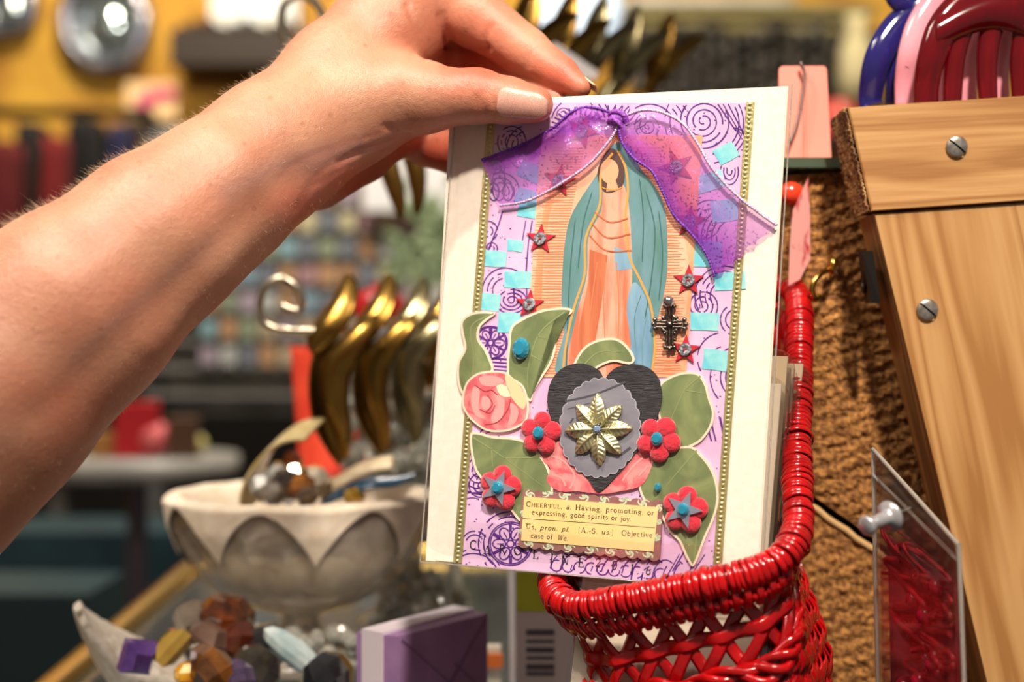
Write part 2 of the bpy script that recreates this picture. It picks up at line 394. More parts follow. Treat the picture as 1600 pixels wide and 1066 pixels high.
    bpy.data.meshes.remove(me)
    root = thing('person', org, 'person with bare forearm reaching in from the left, holding up the collage card', 'person')
    o = bpy.data.objects.new('forearm_and_hand', me2); COL.objects.link(o); o.parent = root; WO[o.name] = org
    return root, V, nrm, px, py, (ip, cnode(812, 169, .0112, 35.5), cnode(849, 173, .0092, 29)), (i3, i4)
person, HV, HN, Hpx, Hpy, thumb_n, index_n = build_hand()

def build_nail():
    # glittery polished thumb nail following the thumb's own curve
    m = mat('pearl_polish', (204, 144, 128), .22, rgb2=(236, 192, 174), nscale=3800, contrast=(.42, .72), coat=.8, bump=.15, bscale=3500)
    a, ra = Vector(thumb_n[1][0]), thumb_n[1][1]; b, rb = Vector(thumb_n[2][0]), thumb_n[2][1]
    ax = (b - a).normalized(); cam_dir = (Vector((0, 0, CAMZ)) - b).normalized()
    side = ax.cross(cam_dir).normalized()
    if side.z < 0: side = -side
    out = side.cross(ax).normalized()
    if out.dot(cam_dir) < 0: out = -out
    L0 = -.0022; L1 = (b - a).length + rb * .88
    mbn = MB()
    def fn(u, v):
        s = L0 + (L1 - L0) * u
        t = max(0, min(1, s / (b - a).length)); r = ra + (rb - ra) * t
        over = max(0, s - (b - a).length); rr = math.sqrt(max(0, r * r - (over * .80) ** 2))
        half = 40 * (1 - .10 * (1 - u)) * (1 - max(0, (u - .72) / .28) ** 2.2 * .40) * (1 - max(0, (.16 - u) / .16) ** 2 * .40)
        ph = math.radians((v - .5) * 2 * half - 5)
        lift = .0007 + .0003 * max(0, u - .6)
        return a + ax * s + (out * math.cos(ph) + side * math.sin(ph)) * (rr + lift)
    mbn.slab(fn, 26, 18, .0006)
    nl = mbn.build('thumb_nail', m, person); tag(nl, 'thumb nail with pearly glitter polish')
    # free edge of the index nail behind the fingertip
    m2 = mat('bare_nail', (244, 206, 160), .3)
    c, rc = Vector(index_n[1][0]), index_n[1][1]; ax2 = (c - Vector(index_n[0][0])).normalized()
    up = Vector((0, 0, 1)); up = (up - ax2 * up.dot(ax2)).normalized(); bk = ax2.cross(up)
    if bk.y < 0: bk = -bk
    mb2 = MB()
    def fn2(u, v):
        s = -.004 + u * (.004 + rc * 1.2); ph = math.radians((v - .5) * 80)
        rr = rc * .99 * (1 - .14 * u)
        return c + ax2 * s + ((up * .8 + bk * .6) * math.cos(ph) + (bk * .8 - up * .6) * math.sin(ph)) * rr
    mb2.slab(fn2, 10, 8, .0006); mb2.build('index_nail', m2, person)
    # fine fair hairs along the forearm
    mh = mat('fair_hair', (250, 222, 186), .4)
    rng = random.Random(3); mbh = MB()
    idx = np.where((Hpx > -60) & (Hpx < 560) & (Hpy > -20) & (Hpy < 760) & (HN[:, 1] < .25))[0]
    dirv = (Vector(W(60, 420, .45)) - Vector(W(300, 250, .51))).normalized()
    cnt = 0
    while cnt < 3200:
        i = int(idx[rng.randrange(len(idx))]); n = Vector(HN[i]); p = Vector(HV[i])
        along = (560 - Hpx[i]) / 560
        edge = max(0, n.z)
        if rng.random() > .15 + .6 * edge * (0.4 + along): continue
        ln = rng.uniform(.0014, .0030) * (1 + 1.0 * max(0, along - .3) * edge)
        if edge > .8 and rng.random() < .05 and along > .45: ln = rng.uniform(.006, .0095)
        d = (n * rng.uniform(.45, 1.0) + dirv * rng.uniform(.2, 1.3) + Vector((rng.uniform(-.3, .3), rng.uniform(-.3, .3), rng.uniform(-.3, .3)))).normalized()
        bend = Vector((rng.uniform(-1, 1), rng.uniform(-1, 1), rng.uniform(-.5, 1))) * .4
        pts = [p + d * ln * t + bend * ln * t * t * .8 for t in (0, .35, .7, 1)]
        mbh.tube(pts, [.000022, .00002, .000016, .000006], n=3, caps=False); cnt += 1
    tag(mbh.build('arm_hair', mh, person), 'fine fair hairs along the forearm', kind='stuff')
build_nail()

# ------------------------------------------------------------ lettering (a small serif face drawn stroke by stroke)
_T, _t = .105, .042
def _S(x, y0, y1, s=.09, top=True, bot=True):
    o = [(_T, [(x, y0), (x, y1)])]
    if bot: o.append((_t, [(x - s, y0 + .02), (x + s, y0 + .02)]))
    if top: o.append((_t, [(x - s, y1 - .02), (x + s * .7, y1 - .02)]))
    return o
def _A(cx, cy, rx, ry, a0, a1, w=_T, n=10): return [(w, arc(cx, cy, rx, ry, a0, a1, n))]
def _L(w, *p): return [(w, list(p))]
def _ring(cx, cy, rx, ry): return _A(cx, cy, rx, ry, 90, 270, .1, 12) + _A(cx, cy, rx, ry, -90, 90, .085, 12)
GL = {
 'A': (.70, _L(_t, (.10, 0), (.34, .7)) + _L(_T, (.34, .7), (.60, 0)) + _L(_t, (.2, .24), (.5, .24)) + _L(_t, (0, .02), (.2, .02)) + _L(_t, (.47, .02), (.72, .02))),
 'B': (.60, _S(.14, 0, .7) + _A(.2, .53, .24, .17, -90, 90) + _A(.2, .18, .28, .18, -90, 90)),
 'C': (.64, _A(.36, .35, .29, .34, 48, 312) + _L(_t, (.56, .5), (.58, .7)) + _L(_t, (.56, .08), (.58, .18))),
 'D': (.70, _S(.14, 0, .7) + _A(.2, .35, .38, .34, -90, 90)),
 'E': (.62, _S(.14, 0, .7) + _L(_t, (.1, .68), (.54, .68)) + _L(_t, (.1, .36), (.4, .36)) + _L(_t, (.1, .02), (.56, .02)) + _L(.06, (.54, .7), (.54, .54)) + _L(.06, (.56, 0), (.56, .17)) + _L(.05, (.4, .28), (.4, .45))),
 'F': (.58, _S(.14, 0, .7) + _L(_t, (.1, .68), (.54, .68)) + _L(_t, (.1, .36), (.4, .36)) + _L(.06, (.54, .7), (.54, .54)) + _L(.05, (.4, .28), (.4, .45))),
 'G': (.70, _A(.36, .35, .29, .34, 48, 330) + _L(_T, (.58, .03), (.58, .3)) + _L(_t, (.44, .3), (.68, .3)) + _L(_t, (.56, .5), (.58, .7))),
 'H': (.76, _S(.14, 0, .7) + _S(.60, 0, .7) + _L(_t, (.14, .36), (.6, .36))),
 'I': (.30, _S(.15, 0, .7)),
 'L': (.58, _S(.14, 0, .7) + _L(_t, (.1, .02), (.52, .02)) + _L(.06, (.52, 0), (.52, .2))),
 'M': (.86, _S(.13, 0, .7) + _L(_T, (.13, .7), (.42, .05)) + _L(_t, (.42, .05), (.70, .7)) + _S(.72, 0, .7)),
 'N': (.74, _S(.13, 0, .7) + _L(_T, (.13, .7), (.58, 0)) + _L(_t, (.58, 0), (.58, .7)) + _L(_t, (.48, .68), (.7, .68))),
 'O': (.72, _ring(.35, .35, .30, .34)),
 'R': (.68, _S(.14, 0, .7) + _A(.2, .52, .26, .17, -90, 90) + _L(_T, (.3, .36), (.56, .02)) + _L(_t, (.52, .02), (.66, .04))),
 'S': (.50, _A(.25, .52, .18, .16, 30, 250) + _A(.25, .19, .19, .18, 80, -150) + _L(_t, (.42, .52), (.42, .7)) + _L(_t, (.06, .02), (.06, .2))),
 'U': (.72, _L(_T, (.15, .7), (.15, .25)) + _A(.35, .25, .2, .23, 180, 360, .06) + _L(_t, (.55, .25), (.55, .7)) + _L(_t, (.04, .68), (.28, .68)) + _L(_t, (.45, .68), (.67, .68))),
 'W': (.94, _L(_T, (.1, .7), (.28, 0)) + _L(_t, (.28, 0), (.46, .6)) + _L(_T, (.46, .7), (.64, 0)) + _L(_t, (.64, 0), (.84, .7)) + _L(_t, (0, .68), (.22, .68)) + _L(_t, (.74, .68), (.94, .68))),
 'a': (.47, _A(.2, .34, .15, .12, 160, 0, .06) + _L(_T, (.34, .36), (.34, .04)) + _L(_t, (.33, .02), (.45, .04)) + _ring(.19, .13, .13, .12)),
 'b': (.52, _L(_T, (.12, .7), (.12, .02)) + _L(_t, (.02, .68), (.14, .68)) + _ring(.27, .22, .16, .21)),
 'c': (.44, _A(.24, .22, .18, .21, 50, 320, .09) + _L(.07, (.34, .32), (.36, .38))),
 'd': (.53, _L(_T, (.38, .7), (.38, .02)) + _L(_t, (.28, .68), (.4, .68)) + _L(_t, (.38, .02), (.5, .02)) + _ring(.22, .22, .16, .21)),
 'e': (.45, _A(.23, .22, .18, .21, 10, 320, .09) + _L(_t, (.06, .25), (.41, .25))),
 'f': (.34, _S(.15, 0, .5, top=False) + _A(.25, .55, .1, .14, 180, 40, .07) + _L(_t, (.02, .43), (.3, .43))),
 'g': (.48, _ring(.2, .28, .14, .14) + _A(.22, -.08, .18, .12, 0, 360, .05) + _L(.06, (.12, .14), (.14, .04), (.34, .02)) + _L(_t, (.32, .4), (.46, .43))),
 'h': (.56, _S(.13, 0, .7) + _A(.27, .26, .14, .17, 170, 0, .06) + _S(.41, 0, .26, top=False)),
 'i': (.28, _S(.14, 0, .43) + _L(.1, (.14, .56), (.14, .66))),
 'j': (.26, _L(_T, (.16, .43), (.16, -.1)) + _A(.06, -.1, .1, .1, 0, -120, .06) + _L(_t, (.04, .41), (.2, .41)) + _L(.1, (.16, .56), (.16, .66))),
 'l': (.28, _S(.14, 0, .7)),
 'm': (.82, _S(.13, 0, .43) + _A(.26, .27, .13, .15, 170, 0, .06) + _S(.39, 0, .27, top=False) + _A(.53, .27, .13, .15, 170, 0, .06) + _S(.66, 0, .27, top=False)),
 'n': (.56, _S(.13, 0, .43) + _A(.27, .27, .14, .15, 170, 0, .06) + _S(.41, 0, .27, top=False)),
 'o': (.48, _ring(.24, .22, .18, .21)),
 'p': (.53, _S(.13, -.22, .43) + _ring(.28, .22, .16, .21)),
 'r': (.40, _S(.13, 0, .43) + _A(.27, .26, .12, .15, 170, 50, .07)),
 's': (.38, _A(.19, .32, .12, .1, 30, 250, .075) + _A(.19, .12, .13, .11, 80, -150, .075)),
 't': (.34, _L(_T, (.15, .58), (.15, .1)) + _A(.24, .1, .09, .09, 180, 330, .06) + _L(_t, (.02, .43), (.3, .43))),
 'u': (.56, _L(_T, (.13, .43), (.13, .14)) + _A(.25, .14, .12, .13, 180, 320, .06) + _S(.41, 0, .43, top=False) + _L(_t, (.03, .41), (.15, .41))),
 'v': (.50, _L(_T, (.08, .42), (.25, 0)) + _L(_t, (.25, 0), (.42, .42)) + _L(_t, (0, .41), (.17, .41)) + _L(_t, (.34, .41), (.5, .41))),
 'w': (.72, _L(_T, (.08, .42), (.22, 0)) + _L(_t, (.22, 0), (.36, .4)) + _L(_T, (.36, .42), (.5, 0)) + _L(_t, (.5, 0), (.64, .42))),
 'x': (.50, _L(_T, (.08, .42), (.4, .01)) + _L(_t, (.4, .42), (.08, .01)) + _L(_t, (0, .41), (.18, .41)) + _L(_t, (.32, .02), (.5, .02))),
 'y': (.50, _L(_T, (.08, .42), (.27, 0)) + _L(_t, (.42, .42), (.2, -.18), (.08, -.2)) + _L(_t, (0, .41), (.17, .41)) + _L(_t, (.34, .41), (.5, .41))),
 '.': (.24, _L(.1, (.1, 0), (.1, .1))), ',': (.24, _L(.1, (.1, .1), (.1, 0)) + _L(.05, (.12, .02), (.06, -.12))),
 "'": (.2, _L(.09, (.14, .72), (.06, .48))), '[': (.3, _L(.06, (.24, .72), (.12, .72), (.12, -.12), (.24, -.12))),
 ']': (.3, _L(.06, (.06, .72), (.18, .72), (.18, -.12), (.06, -.12))), '-': (.32, _L(.07, (.04, .24), (.28, .24))), ' ': (.34, []),
 '0': (.5, _ring(.24, .35, .18, .34)), '1': (.4, _S(.2, 0, .7, .11, top=False) + _L(_t, (.08, .6), (.2, .7))),
 '2': (.5, _A(.24, .5, .17, .19, 170, -20, .08) + _L(.07, (.4, .44), (.08, .04)) + _L(.09, (.06, .04), (.44, .04)) + _L(.05, (.44, 0), (.44, .14))),
 '6': (.5, _ring(.24, .2, .17, .19) + _A(.36, .22, .3, .47, 180, 105, .08)),
}
def write(mb, text, p0, p1, size, h, mi=0, P=CP, italic=(), small=()):
    """text from p0 to p1 along its baseline; size is the em height"""
    items = []; x = 0
    for i, ch in enumerate(text):
        sc = .76 if any(a <= i < b for a, b in small) else 1.0
        adv, st = GL[ch]; it = any(a <= i < b for a, b in italic)
        for w, pts in st: items.append((w * sc, [(x + (a + (.25 * b if it else 0)) * sc, b * sc) for a, b in pts]))
        x += (adv + .05) * sc
    dx, dy = p1[0] - p0[0], p1[1] - p0[1]; L = math.hypot(dx, dy); ux, uy = dx / L, dy / L; sx = L / max(x - .05, .1)
    for w, pts in items:
        stroke(mb, [(p0[0] + ux * a * sx + uy * b * size, p0[1] + uy * a * sx - ux * b * size) for a, b in pts], w * (size + sx) / 2, h, mi, P=P)

# ------------------------------------------------------------ the collage card
card = thing('greeting_card', CP(930, 912), 'handmade collage card in a clear sleeve, ribbon bow on top, held up by the hand', 'greeting card')
M_white = mat('cream_cardstock', (250, 238, 224), .75, rgb2=(244, 230, 214), nscale=300)
M_lilac = mat('lilac_paper', (228, 190, 222), .7, rgb2=(216, 172, 212), nscale=60)
M_ink = mat('purple_ink', (88, 36, 128), .55)
mb = MB(); prism(mb, [(703, 159), (1231, 134), (1184, 921), (664, 876)], -.0012, -.00065); prism(mb, [(724, 160), (1229, 135), (1182, 919), (680, 876)], -.0006, 0); mb.build('card_stock', M_white, card)

PANEL = [(771, 160), (1170, 161), (1119, 918), (717, 882)]
def lerp_panel(u, v):
    ax = PANEL[0][0] + (PANEL[1][0] - PANEL[0][0]) * u; ay = PANEL[0][1] + (PANEL[1][1] - PANEL[0][1]) * u
    bx = PANEL[3][0] + (PANEL[2][0] - PANEL[3][0]) * u; by = PANEL[3][1] + (PANEL[2][1] - PANEL[3][1]) * u
    return (ax + (bx - ax) * v, ay + (by - ay) * v)
def in_poly(p, poly):
    x, y = p; c = False; j = len(poly) - 1
    for i in range(len(poly)):
        if (poly[i][1] > y) != (poly[j][1] > y) and x < (poly[j][0] - poly[i][0]) * (y - poly[i][1]) / (poly[j][1] - poly[i][1]) + poly[i][0]: c = not c
        j = i
    return c
h0 = .0002
mb = MB(); prism(mb, PANEL, 0, h0, 0)
rs = random.Random(11)
def ink(pts, w=2.2, dash=0.0):
    run = []; inner = poly_offset(PANEL[::-1], -1.5)
    for p in pts:
        if in_poly(p, PANEL) and rs.random() > dash: run.append(p)
        else:
            if len(run) > 1: stroke(mb, run, [w * rs.uniform(.7, 1.25) for _ in run], h0, 1)
            run = []
    if len(run) > 1: stroke(mb, run, [w * rs.uniform(.7, 1.25) for _ in run], h0, 1)
def spiral(cx, cy, r0, r1, turns, a0=0, asp=1.0, w=2.4, dash=.05):
    n = int(turns * 30); ink([(cx + (r0 + (r1 - r0) * i / n) * math.cos(a0 + 2 * PI * turns * i / n), cy + asp * (r0 + (r1 - r0) * i / n) * math.sin(a0 + 2 * PI * turns * i / n)) for i in range(n + 1)], w, dash)
def arcs(cx, cy, radii, a0, a1, asp=1.0, dash=.06, w=2.2):
    for r in radii: ink(arc(cx, cy, r, r * asp, a0, a1, max(8, int(abs(a1 - a0) / 7))), w, dash)
def medallion(cx, cy, r, n=6):
    arcs(cx, cy, (r, r * .92), 0, 360, dash=0)
    arcs(cx, cy, (r * .16,), 0, 360, dash=0, w=2.4)
    for k in range(n):
        a = 2 * PI * k / n; pet = []
        for t in range(17):
            q = 2 * PI * t / 16; l = r * (.52 + .30 * math.cos(q)); wd = r * .22 * math.sin(q)
            pet.append((cx + l * math.cos(a) - wd * math.sin(a), cy + l * math.sin(a) + wd * math.cos(a)))
        ink(pet, 2.4); ink([(cx + r * .3 * math.cos(a), cy + r * .3 * math.sin(a)), (cx + r * .62 * math.cos(a), cy + r * .62 * math.sin(a))], 2)
        a += PI / n; ink([(cx + r * .55 * math.cos(a), cy + r * .55 * math.sin(a)), (cx + r * .9 * math.cos(a), cy + r * .9 * math.sin(a))], 5)
# top band
spiral(1099, 190, 3, 44, 4.2, 1.2); arcs(1099, 190, (52, 60), 150, 330); arcs(1105, 192, (50, 57, 64), -30, 80)
spiral(1013, 198, 2, 22, 2.6, .5, w=1.6); arcs(1015, 205, (42, 50, 58, 66), 195, 330); arcs(900, 192, (38, 46, 54), 190, 350)
for k in range(15):
    a = math.radians(190 + k * 12); ink([(905 + 32 * math.cos(a), 205 + 26 * math.sin(a)), (905 + 46 * math.cos(a), 205 + 38 * math.sin(a))], 2.6)
for k in range(12):
    a = math.radians(200 + k * 12); ink([(960 + 40 * math.cos(a), 222 + 42 * math.sin(a)), (960 + 56 * math.cos(a), 222 + 58 * math.sin(a))], 2)
for k in range(7): ink([(1122 + k * 8, 163), (1150 + k * 7, 205 + k * 4)], 2.2, .1)
for k in range(4): ink([(1136, 186 + k * 7), (1168, 222 + k * 9)], 2.4, .1)
ink([(1148, 200), (1162, 205), (1160, 218), (1148, 200)], 2); spiral(880, 180, 2, 12, 2, 0, w=1.8)
# right side
for q in (4, 9, 14): ink(arc(1140, 268, q, q * 1.5, -20, 200, 14) + [(1140 - q, 262)], 2)
arcs(1150, 372, (30, 38, 46, 54), 150, 250); arcs(1110, 345, (18, 25, 32), 180, 350, dash=.1); ink(arc(1095, 352, 30, 22, 0, 180), 1.8)
arcs(1132, 462, (22, 30, 38, 46), 150, 350, dash=.04); spiral(1098, 478, 3, 26, 3, 2, w=2.2); arcs(1150, 500, (16, 24), 90, 250)
arcs(1160, 590, (18, 26, 34, 50), 110, 250); arcs(1108, 668, (26, 36, 62), -40, 40); arcs(1130, 560, (12, 18, 40), 150, 260)
for k in range(6): ink([(1098 + k * 9, 640 + k * 4), (1112 + k * 7, 690)], 3, .1)
for k in range(9): ink([(1040 + k * 11, 905 - (k % 3) * 12), (1062 + k * 10, 866 - (k % 2) * 8)], 2, .12)
# left side
for k, r in enumerate((10, 16, 22)): arcs(800, 222, (r,), 0, 360, 1.1, .08)
spiral(775, 262, 2, 15, 2.2, 0); arcs(782, 300, (14, 22, 30), 170, 380, dash=.08); arcs(828, 232, (28, 36), 120, 250)
for yy in (282, 296): ink(arc(780, yy, 10, 18, 0, 360), 2)
for q in (772, 794): ink(arc(q, 300, 8, 14, 180, 540), 2.4)
spiral(762, 360, 2, 17, 2, 1.0); spiral(768, 388, 2, 12, 2, 3); ink([(758, 405), (780, 350), (786, 330)], 2.6)
for x in (806, 816, 826, 838): ink([(x + 6, 345), (x, 380), (x - 4, 430), (x - 2, 470)], 2.4, .06)
arcs(790, 455, (20, 28, 36), 150, 330); spiral(800, 470, 3, 26, 3.4, 0, .8); ink([(848, 350), (836, 400), (838, 460)], 2.4)
medallion(767, 536, 26, 6)
for k in range(4): ink([(768, 560 + 6 * k), (792, 562 + 6 * k)], 3, .05)
arcs(748, 735, (10, 18, 26, 34), 60, 320, 1.1, .05); spiral(752, 760, 3, 22, 2.6, 2); arcs(738, 800, (22, 30), 150, 300)
medallion(798, 850, 34, 6); arcs(798, 850, (42, 50), 130, 300, dash=.1); arcs(740, 905, (40, 46), 200, 340)
for k in range(13): ink(arc(880 + k * 16, 905 + k, 22, 40, 190, 300, 8), 2.1, .1)
for k in range(10): ink(arc(870 + k * 18, 884 + k * 1.5, 9, 9, 0, 300, 10), 2.2, .1)
arcs(770, 690, (16, 24), 100, 260); arcs(742, 850, (14, 20), 200, 330)
for _ in range(620):
    c = lerp_panel(rs.random(), rs.random()); q = rs.uniform(.7, 1.6)
    ink([(c[0] - q, c[1]), (c[0] + q, c[1] + rs.uniform(-1, 1))], rs.uniform(1.2, 2.4))
# the stamped signature along the foot
M_stamp = mat('grey_stamp_ink', (26, 22, 34), .6)
for ch, x, y in (('C', 739, 858), ('A', 761, 866), ('R', 785, 865), ('O', 809, 867), ('L', 837, 873), ('I', 861, 879), ('N', 883, 882), ('E', 908, 886), ('2', 934, 886), ('0', 960, 890), ('1', 987, 895), ('6', 1013, 898)):
    wd = GL[ch][0] * 17; write(mb, ch, (x - wd / 2, y), (x + wd / 2, y + 1), 20, h0 + .00004, 2)
mb.build('patterned_paper', [M_lilac, M_ink, M_stamp], card)

# gold trims with a row of little domes
M_gold = mat('gold_trim', (216, 206, 150), .34, .75, bump=.3, bscale=900)
for (x0, y0, x1, y1) in ((770.5, 160, 715.5, 880), (1173, 160, 1120, 905)):
    mb = MB(); n = 104
    prism(mb, [(x0 - 6.5, y0), (x0 + 6.5, y0), (x1 + 7, y1), (x1 - 7, y1)], .0002, .0005)
    for sx in (-5.4, 5.4):
        mb.tube([CP(x0 + sx + (x1 - x0) * t, y0 + (y1 - y0) * t, .0006) for t in (0, .5, 1)], .00022, 6)
    for k in range(n):
        t = (k + .5) / n; c = CP(x0 + (x1 - x0) * t, y0 + (y1 - y0) * t, .0005); mb.ball(c, (.00082, .0006, .00082), 8)
    mb.build('gold_trim', M_gold, card)

# teal tissue squares
M_teal = mat('teal_tissue', (110, 200, 214), .8, rgb2=(164, 222, 222), nscale=120, contrast=(.4, .62))
for cx, cy, w, hh, a in ((838, 331, 56, 25, 12), (805, 384, 25, 18, 5), (775, 405, 34, 25, 3), (811, 438, 46, 26, 2), (766, 473, 32, 27, 8), (797, 505, 37, 32, 3), (834, 271, 48, 27, 25),
                         (872, 240, 46, 28, 28), (1135, 240, 34, 26, -28), (1100, 287, 62, 28, -16), (1132, 330, 42, 34, -8), (1106, 398, 44, 40, 3), (1140, 440, 48, 28, -4), (1101, 503, 44, 28, 3), (1117, 563, 38, 32, 6), (826, 310, 40, 24, 20)):
    ca, sa = math.cos(math.radians(a)), math.sin(math.radians(a)); poly = []
    for sx, sy in ((-1, -1), (0, -1.04), (1, -1), (1.03, 0), (1, 1), (0, .96), (-1, 1), (-.97, 0)):
        x = sx * w / 2 + rs.uniform(-1, 1); y = sy * hh / 2 + rs.uniform(-1, 1); poly.append((cx + x * ca - y * sa, cy + x * sa + y * ca))
    mb = MB(); prism(mb, poly, .0003, .0004); mb.build('tissue_square', M_teal, card)

# the printed picture: a plain robed figure on a peach ground
M_peach = mat('peach_print', (242, 190, 158), .6, rgb2=(230, 160, 124), nscale=60, contrast=(.4, .66))
M_org = mat('orange_print', (226, 128, 84), .6); M_orl = mat('soft_orange_edge', (244, 150, 104), .6, rgb2=(246, 180, 138), nscale=80)
M_tealp = mat('blue_green_print', (86, 132, 128), .6, rgb2=(112, 152, 164), nscale=70, stretch=(2, 1, .6))
M_gp = mat('ochre_print', (220, 158, 74), .6); M_gown = mat('rose_print', (236, 170, 144), .6, rgb2=(208, 112, 80), nscale=60, stretch=(3, 1, .4), contrast=(.42, .62))
M_hair = mat('brown_print', (84, 54, 50), .6); M_face = mat('skin_print', (232, 168, 128), .6); M_blue = mat('pale_blue_print', (140, 178, 200), .6, rgb2=(104, 146, 176), nscale=60, stretch=(3, 1, .5))
M_russet = mat('russet_print', (176, 84, 50), .6, rgb2=(214, 124, 84), nscale=90, stretch=(3, 1, .3))
mb = MB(); hp = .00045
prism(mb, [(846, 210), (1098, 212), (1072, 590), (820, 590)], .0002, hp, 0)
hull = smooth_path([(905, 250), (872, 300), (848, 370), (838, 450), (836, 540), (838, 590), (1052, 590), (1062, 500), (1072, 430), (1078, 370), (1058, 300), (1030, 262)], 4)
prism(mb, [(898, 212), (1098, 212), (1072, 590), (1066, 590), (1078, 420), (1064, 330), (1030, 250)], hp, hp + .00002, 2)
prism(mb, [(872, 260), (880, 268), (858, 340), (848, 430), (846, 590), (826, 590), (838, 420), (850, 330)], hp, hp + .00002, 2)
for k in range(84):
    y = 232 + 352 * k / 83; x0 = 872 - 34 * min(1, (y - 225) / 160); x1 = 1030 + 36 * min(1, (y - 225) / 120)
    for (xa, xb) in ((x0 - 4 + rs.uniform(-6, 6), x0 + 44), (x1 - 44, x1 + rs.uniform(-6, 6))):
        stroke(mb, [(xa, y + rs.uniform(-1, 1)), ((xa + xb) / 2, y + rs.uniform(-1, 1)), (xb, y)], [.7, 1.9, 1.4] if xa < 940 else [1.4, 1.9, .7], hp + .00003, 1)
cloak = smooth_path([(968, 222), (988, 232), (1000, 262), (1024, 292), (1040, 330), (1044, 400), (1040, 450), (1024, 520), (1020, 575), (1015, 592), (876, 592), (882, 520), (878, 470), (882, 390), (892, 340), (915, 300), (935, 270), (950, 236)], 4, True)
hc = hp + .0001; prism(mb, cloak, hp, hc, 3)
for q in ([(1010, 300), (1024, 360), (1018, 440), (1008, 500)], [(900, 340), (892, 420), (888, 500), (886, 580)], [(1030, 330), (1036, 400), (1030, 470)], [(926, 300), (912, 350), (904, 420)], [(1000, 280), (1006, 340), (1004, 410)]): stroke(mb, smooth_path(q, 6), [.6] + [2.0] * (6 * (len(q) - 1) - 1) + [.6], hc + .00002, 11)
edge = smooth_path([(958, 240), (940, 268), (938, 320), (916, 372), (914, 430), (898, 480), (885, 540), (880, 590)], 5); stroke(mb, edge, 3.6, hc + .00004, 4)
edge2 = smooth_path([(966, 236), (978, 262), (982, 300), (978, 340), (984, 400), (1002, 440), (1018, 480), (1024, 540), (1018, 590)], 5); stroke(mb, edge2, 3.6, hc + .00004, 4)
gown = smooth_path([(946, 288), (974, 288), (984, 330), (988, 400), (988, 450), (984, 520), (986, 592), (890, 592), (900, 500), (918, 430), (920, 372), (940, 330)], 4, True)
prism(mb, gown, hc, hc + .00003, 5)
prism(mb, [(922, 390), (950, 400), (940, 480), (930, 540), (926, 592), (900, 592), (906, 510), (920, 440)], hc, hc + .00006, 9)
for pts in ([(948, 410), (944, 480), (950, 590)], [(964, 410), (968, 490), (962, 590)], [(978, 440), (976, 520), (980, 590)], [(934, 410), (922, 500), (916, 590)]):
    stroke(mb, smooth_path(pts, 5), 1.6, hc + .00008, 1)
prism(mb, smooth_path([(990, 442), (1004, 455), (1016, 490), (1018, 560), (1012, 592), (990, 592), (986, 530), (980, 480)], 3, True), hc, hc + .00005, 8)
prism(mb, [(960, 386), (988, 396), (990, 420), (962, 424)], hc, hc + .00007, 8)
for pts in ([(1002, 462), (992, 500), (996, 560)], [(1012, 490), (1004, 540), (1006, 588)]): stroke(mb, smooth_path(pts, 5), 1.2, hc + .00008, 3)
prism(mb, smooth_path([(958, 232), (974, 252), (976, 285), (962, 300), (944, 300), (934, 272), (944, 244)], 3, True), hc, hc + .00009, 6)
prism(mb, arc(953, 268, 14.5, 19, 0, 350, 22), hc, hc + .00012, 7)
prism(mb, [(950, 282), (962, 280), (968, 298), (948, 300)], hc, hc + .00011, 7)
stroke(mb, arc(957, 292, 15, 5, 10, 170), 1.6, hc + .00016, 4)
for q in ([(926, 350), (950, 372), (986, 366)], [(922, 368), (948, 392), (988, 392)], [(930, 332), (954, 348), (982, 342)]): stroke(mb, smooth_path(q, 5), 2.2, hc + .00012, 9)
M_cuff = mat('white_print', (244, 222, 210), .6)
mb.build('printed_picture', [M_peach, M_org, M_orl, M_tealp, M_gp, M_gown, M_hair, M_face, M_blue, M_russet, M_cuff, mat('dark_teal_print', (62, 104, 104), .6)], card)

# cut-out leaves and roses
M_cut = mat('cream_paper_edge', (242, 216, 192), .7); M_leaf = mat('green_leaf_print', (104, 118, 76), .6, rgb2=(144, 154, 100), nscale=45, contrast=(.38, .66), distortion=1.5)
M_leafd = mat('leaf_vein_print', (138, 150, 98), .6); M_rose = mat('rose_pink_print', (214, 92, 102), .6, rgb2=(236, 150, 148), nscale=70, contrast=(.4, .6), distortion=2.0)
M_rlite = mat('pale_rose_print', (232, 158, 154), .6); M_rpeach = mat('peach_rose_print', (244, 204, 158), .6)
def cutout(name, poly, h, vein=None, m=None, mb=None, rim=3.5):
    mb = MB(); p = smooth_path(poly, 4, True)
    prism(mb, p, .0002, h, 1); prism(mb, poly_offset(p, -rim), h, h + .00003, 0)
    for v in (vein or []):
        v = smooth_path(v, 5); n = len(v); stroke(mb, v, [2.2 * (1 - i / n) + .4 for i in range(n)], h + .00004, 2)
    return mb
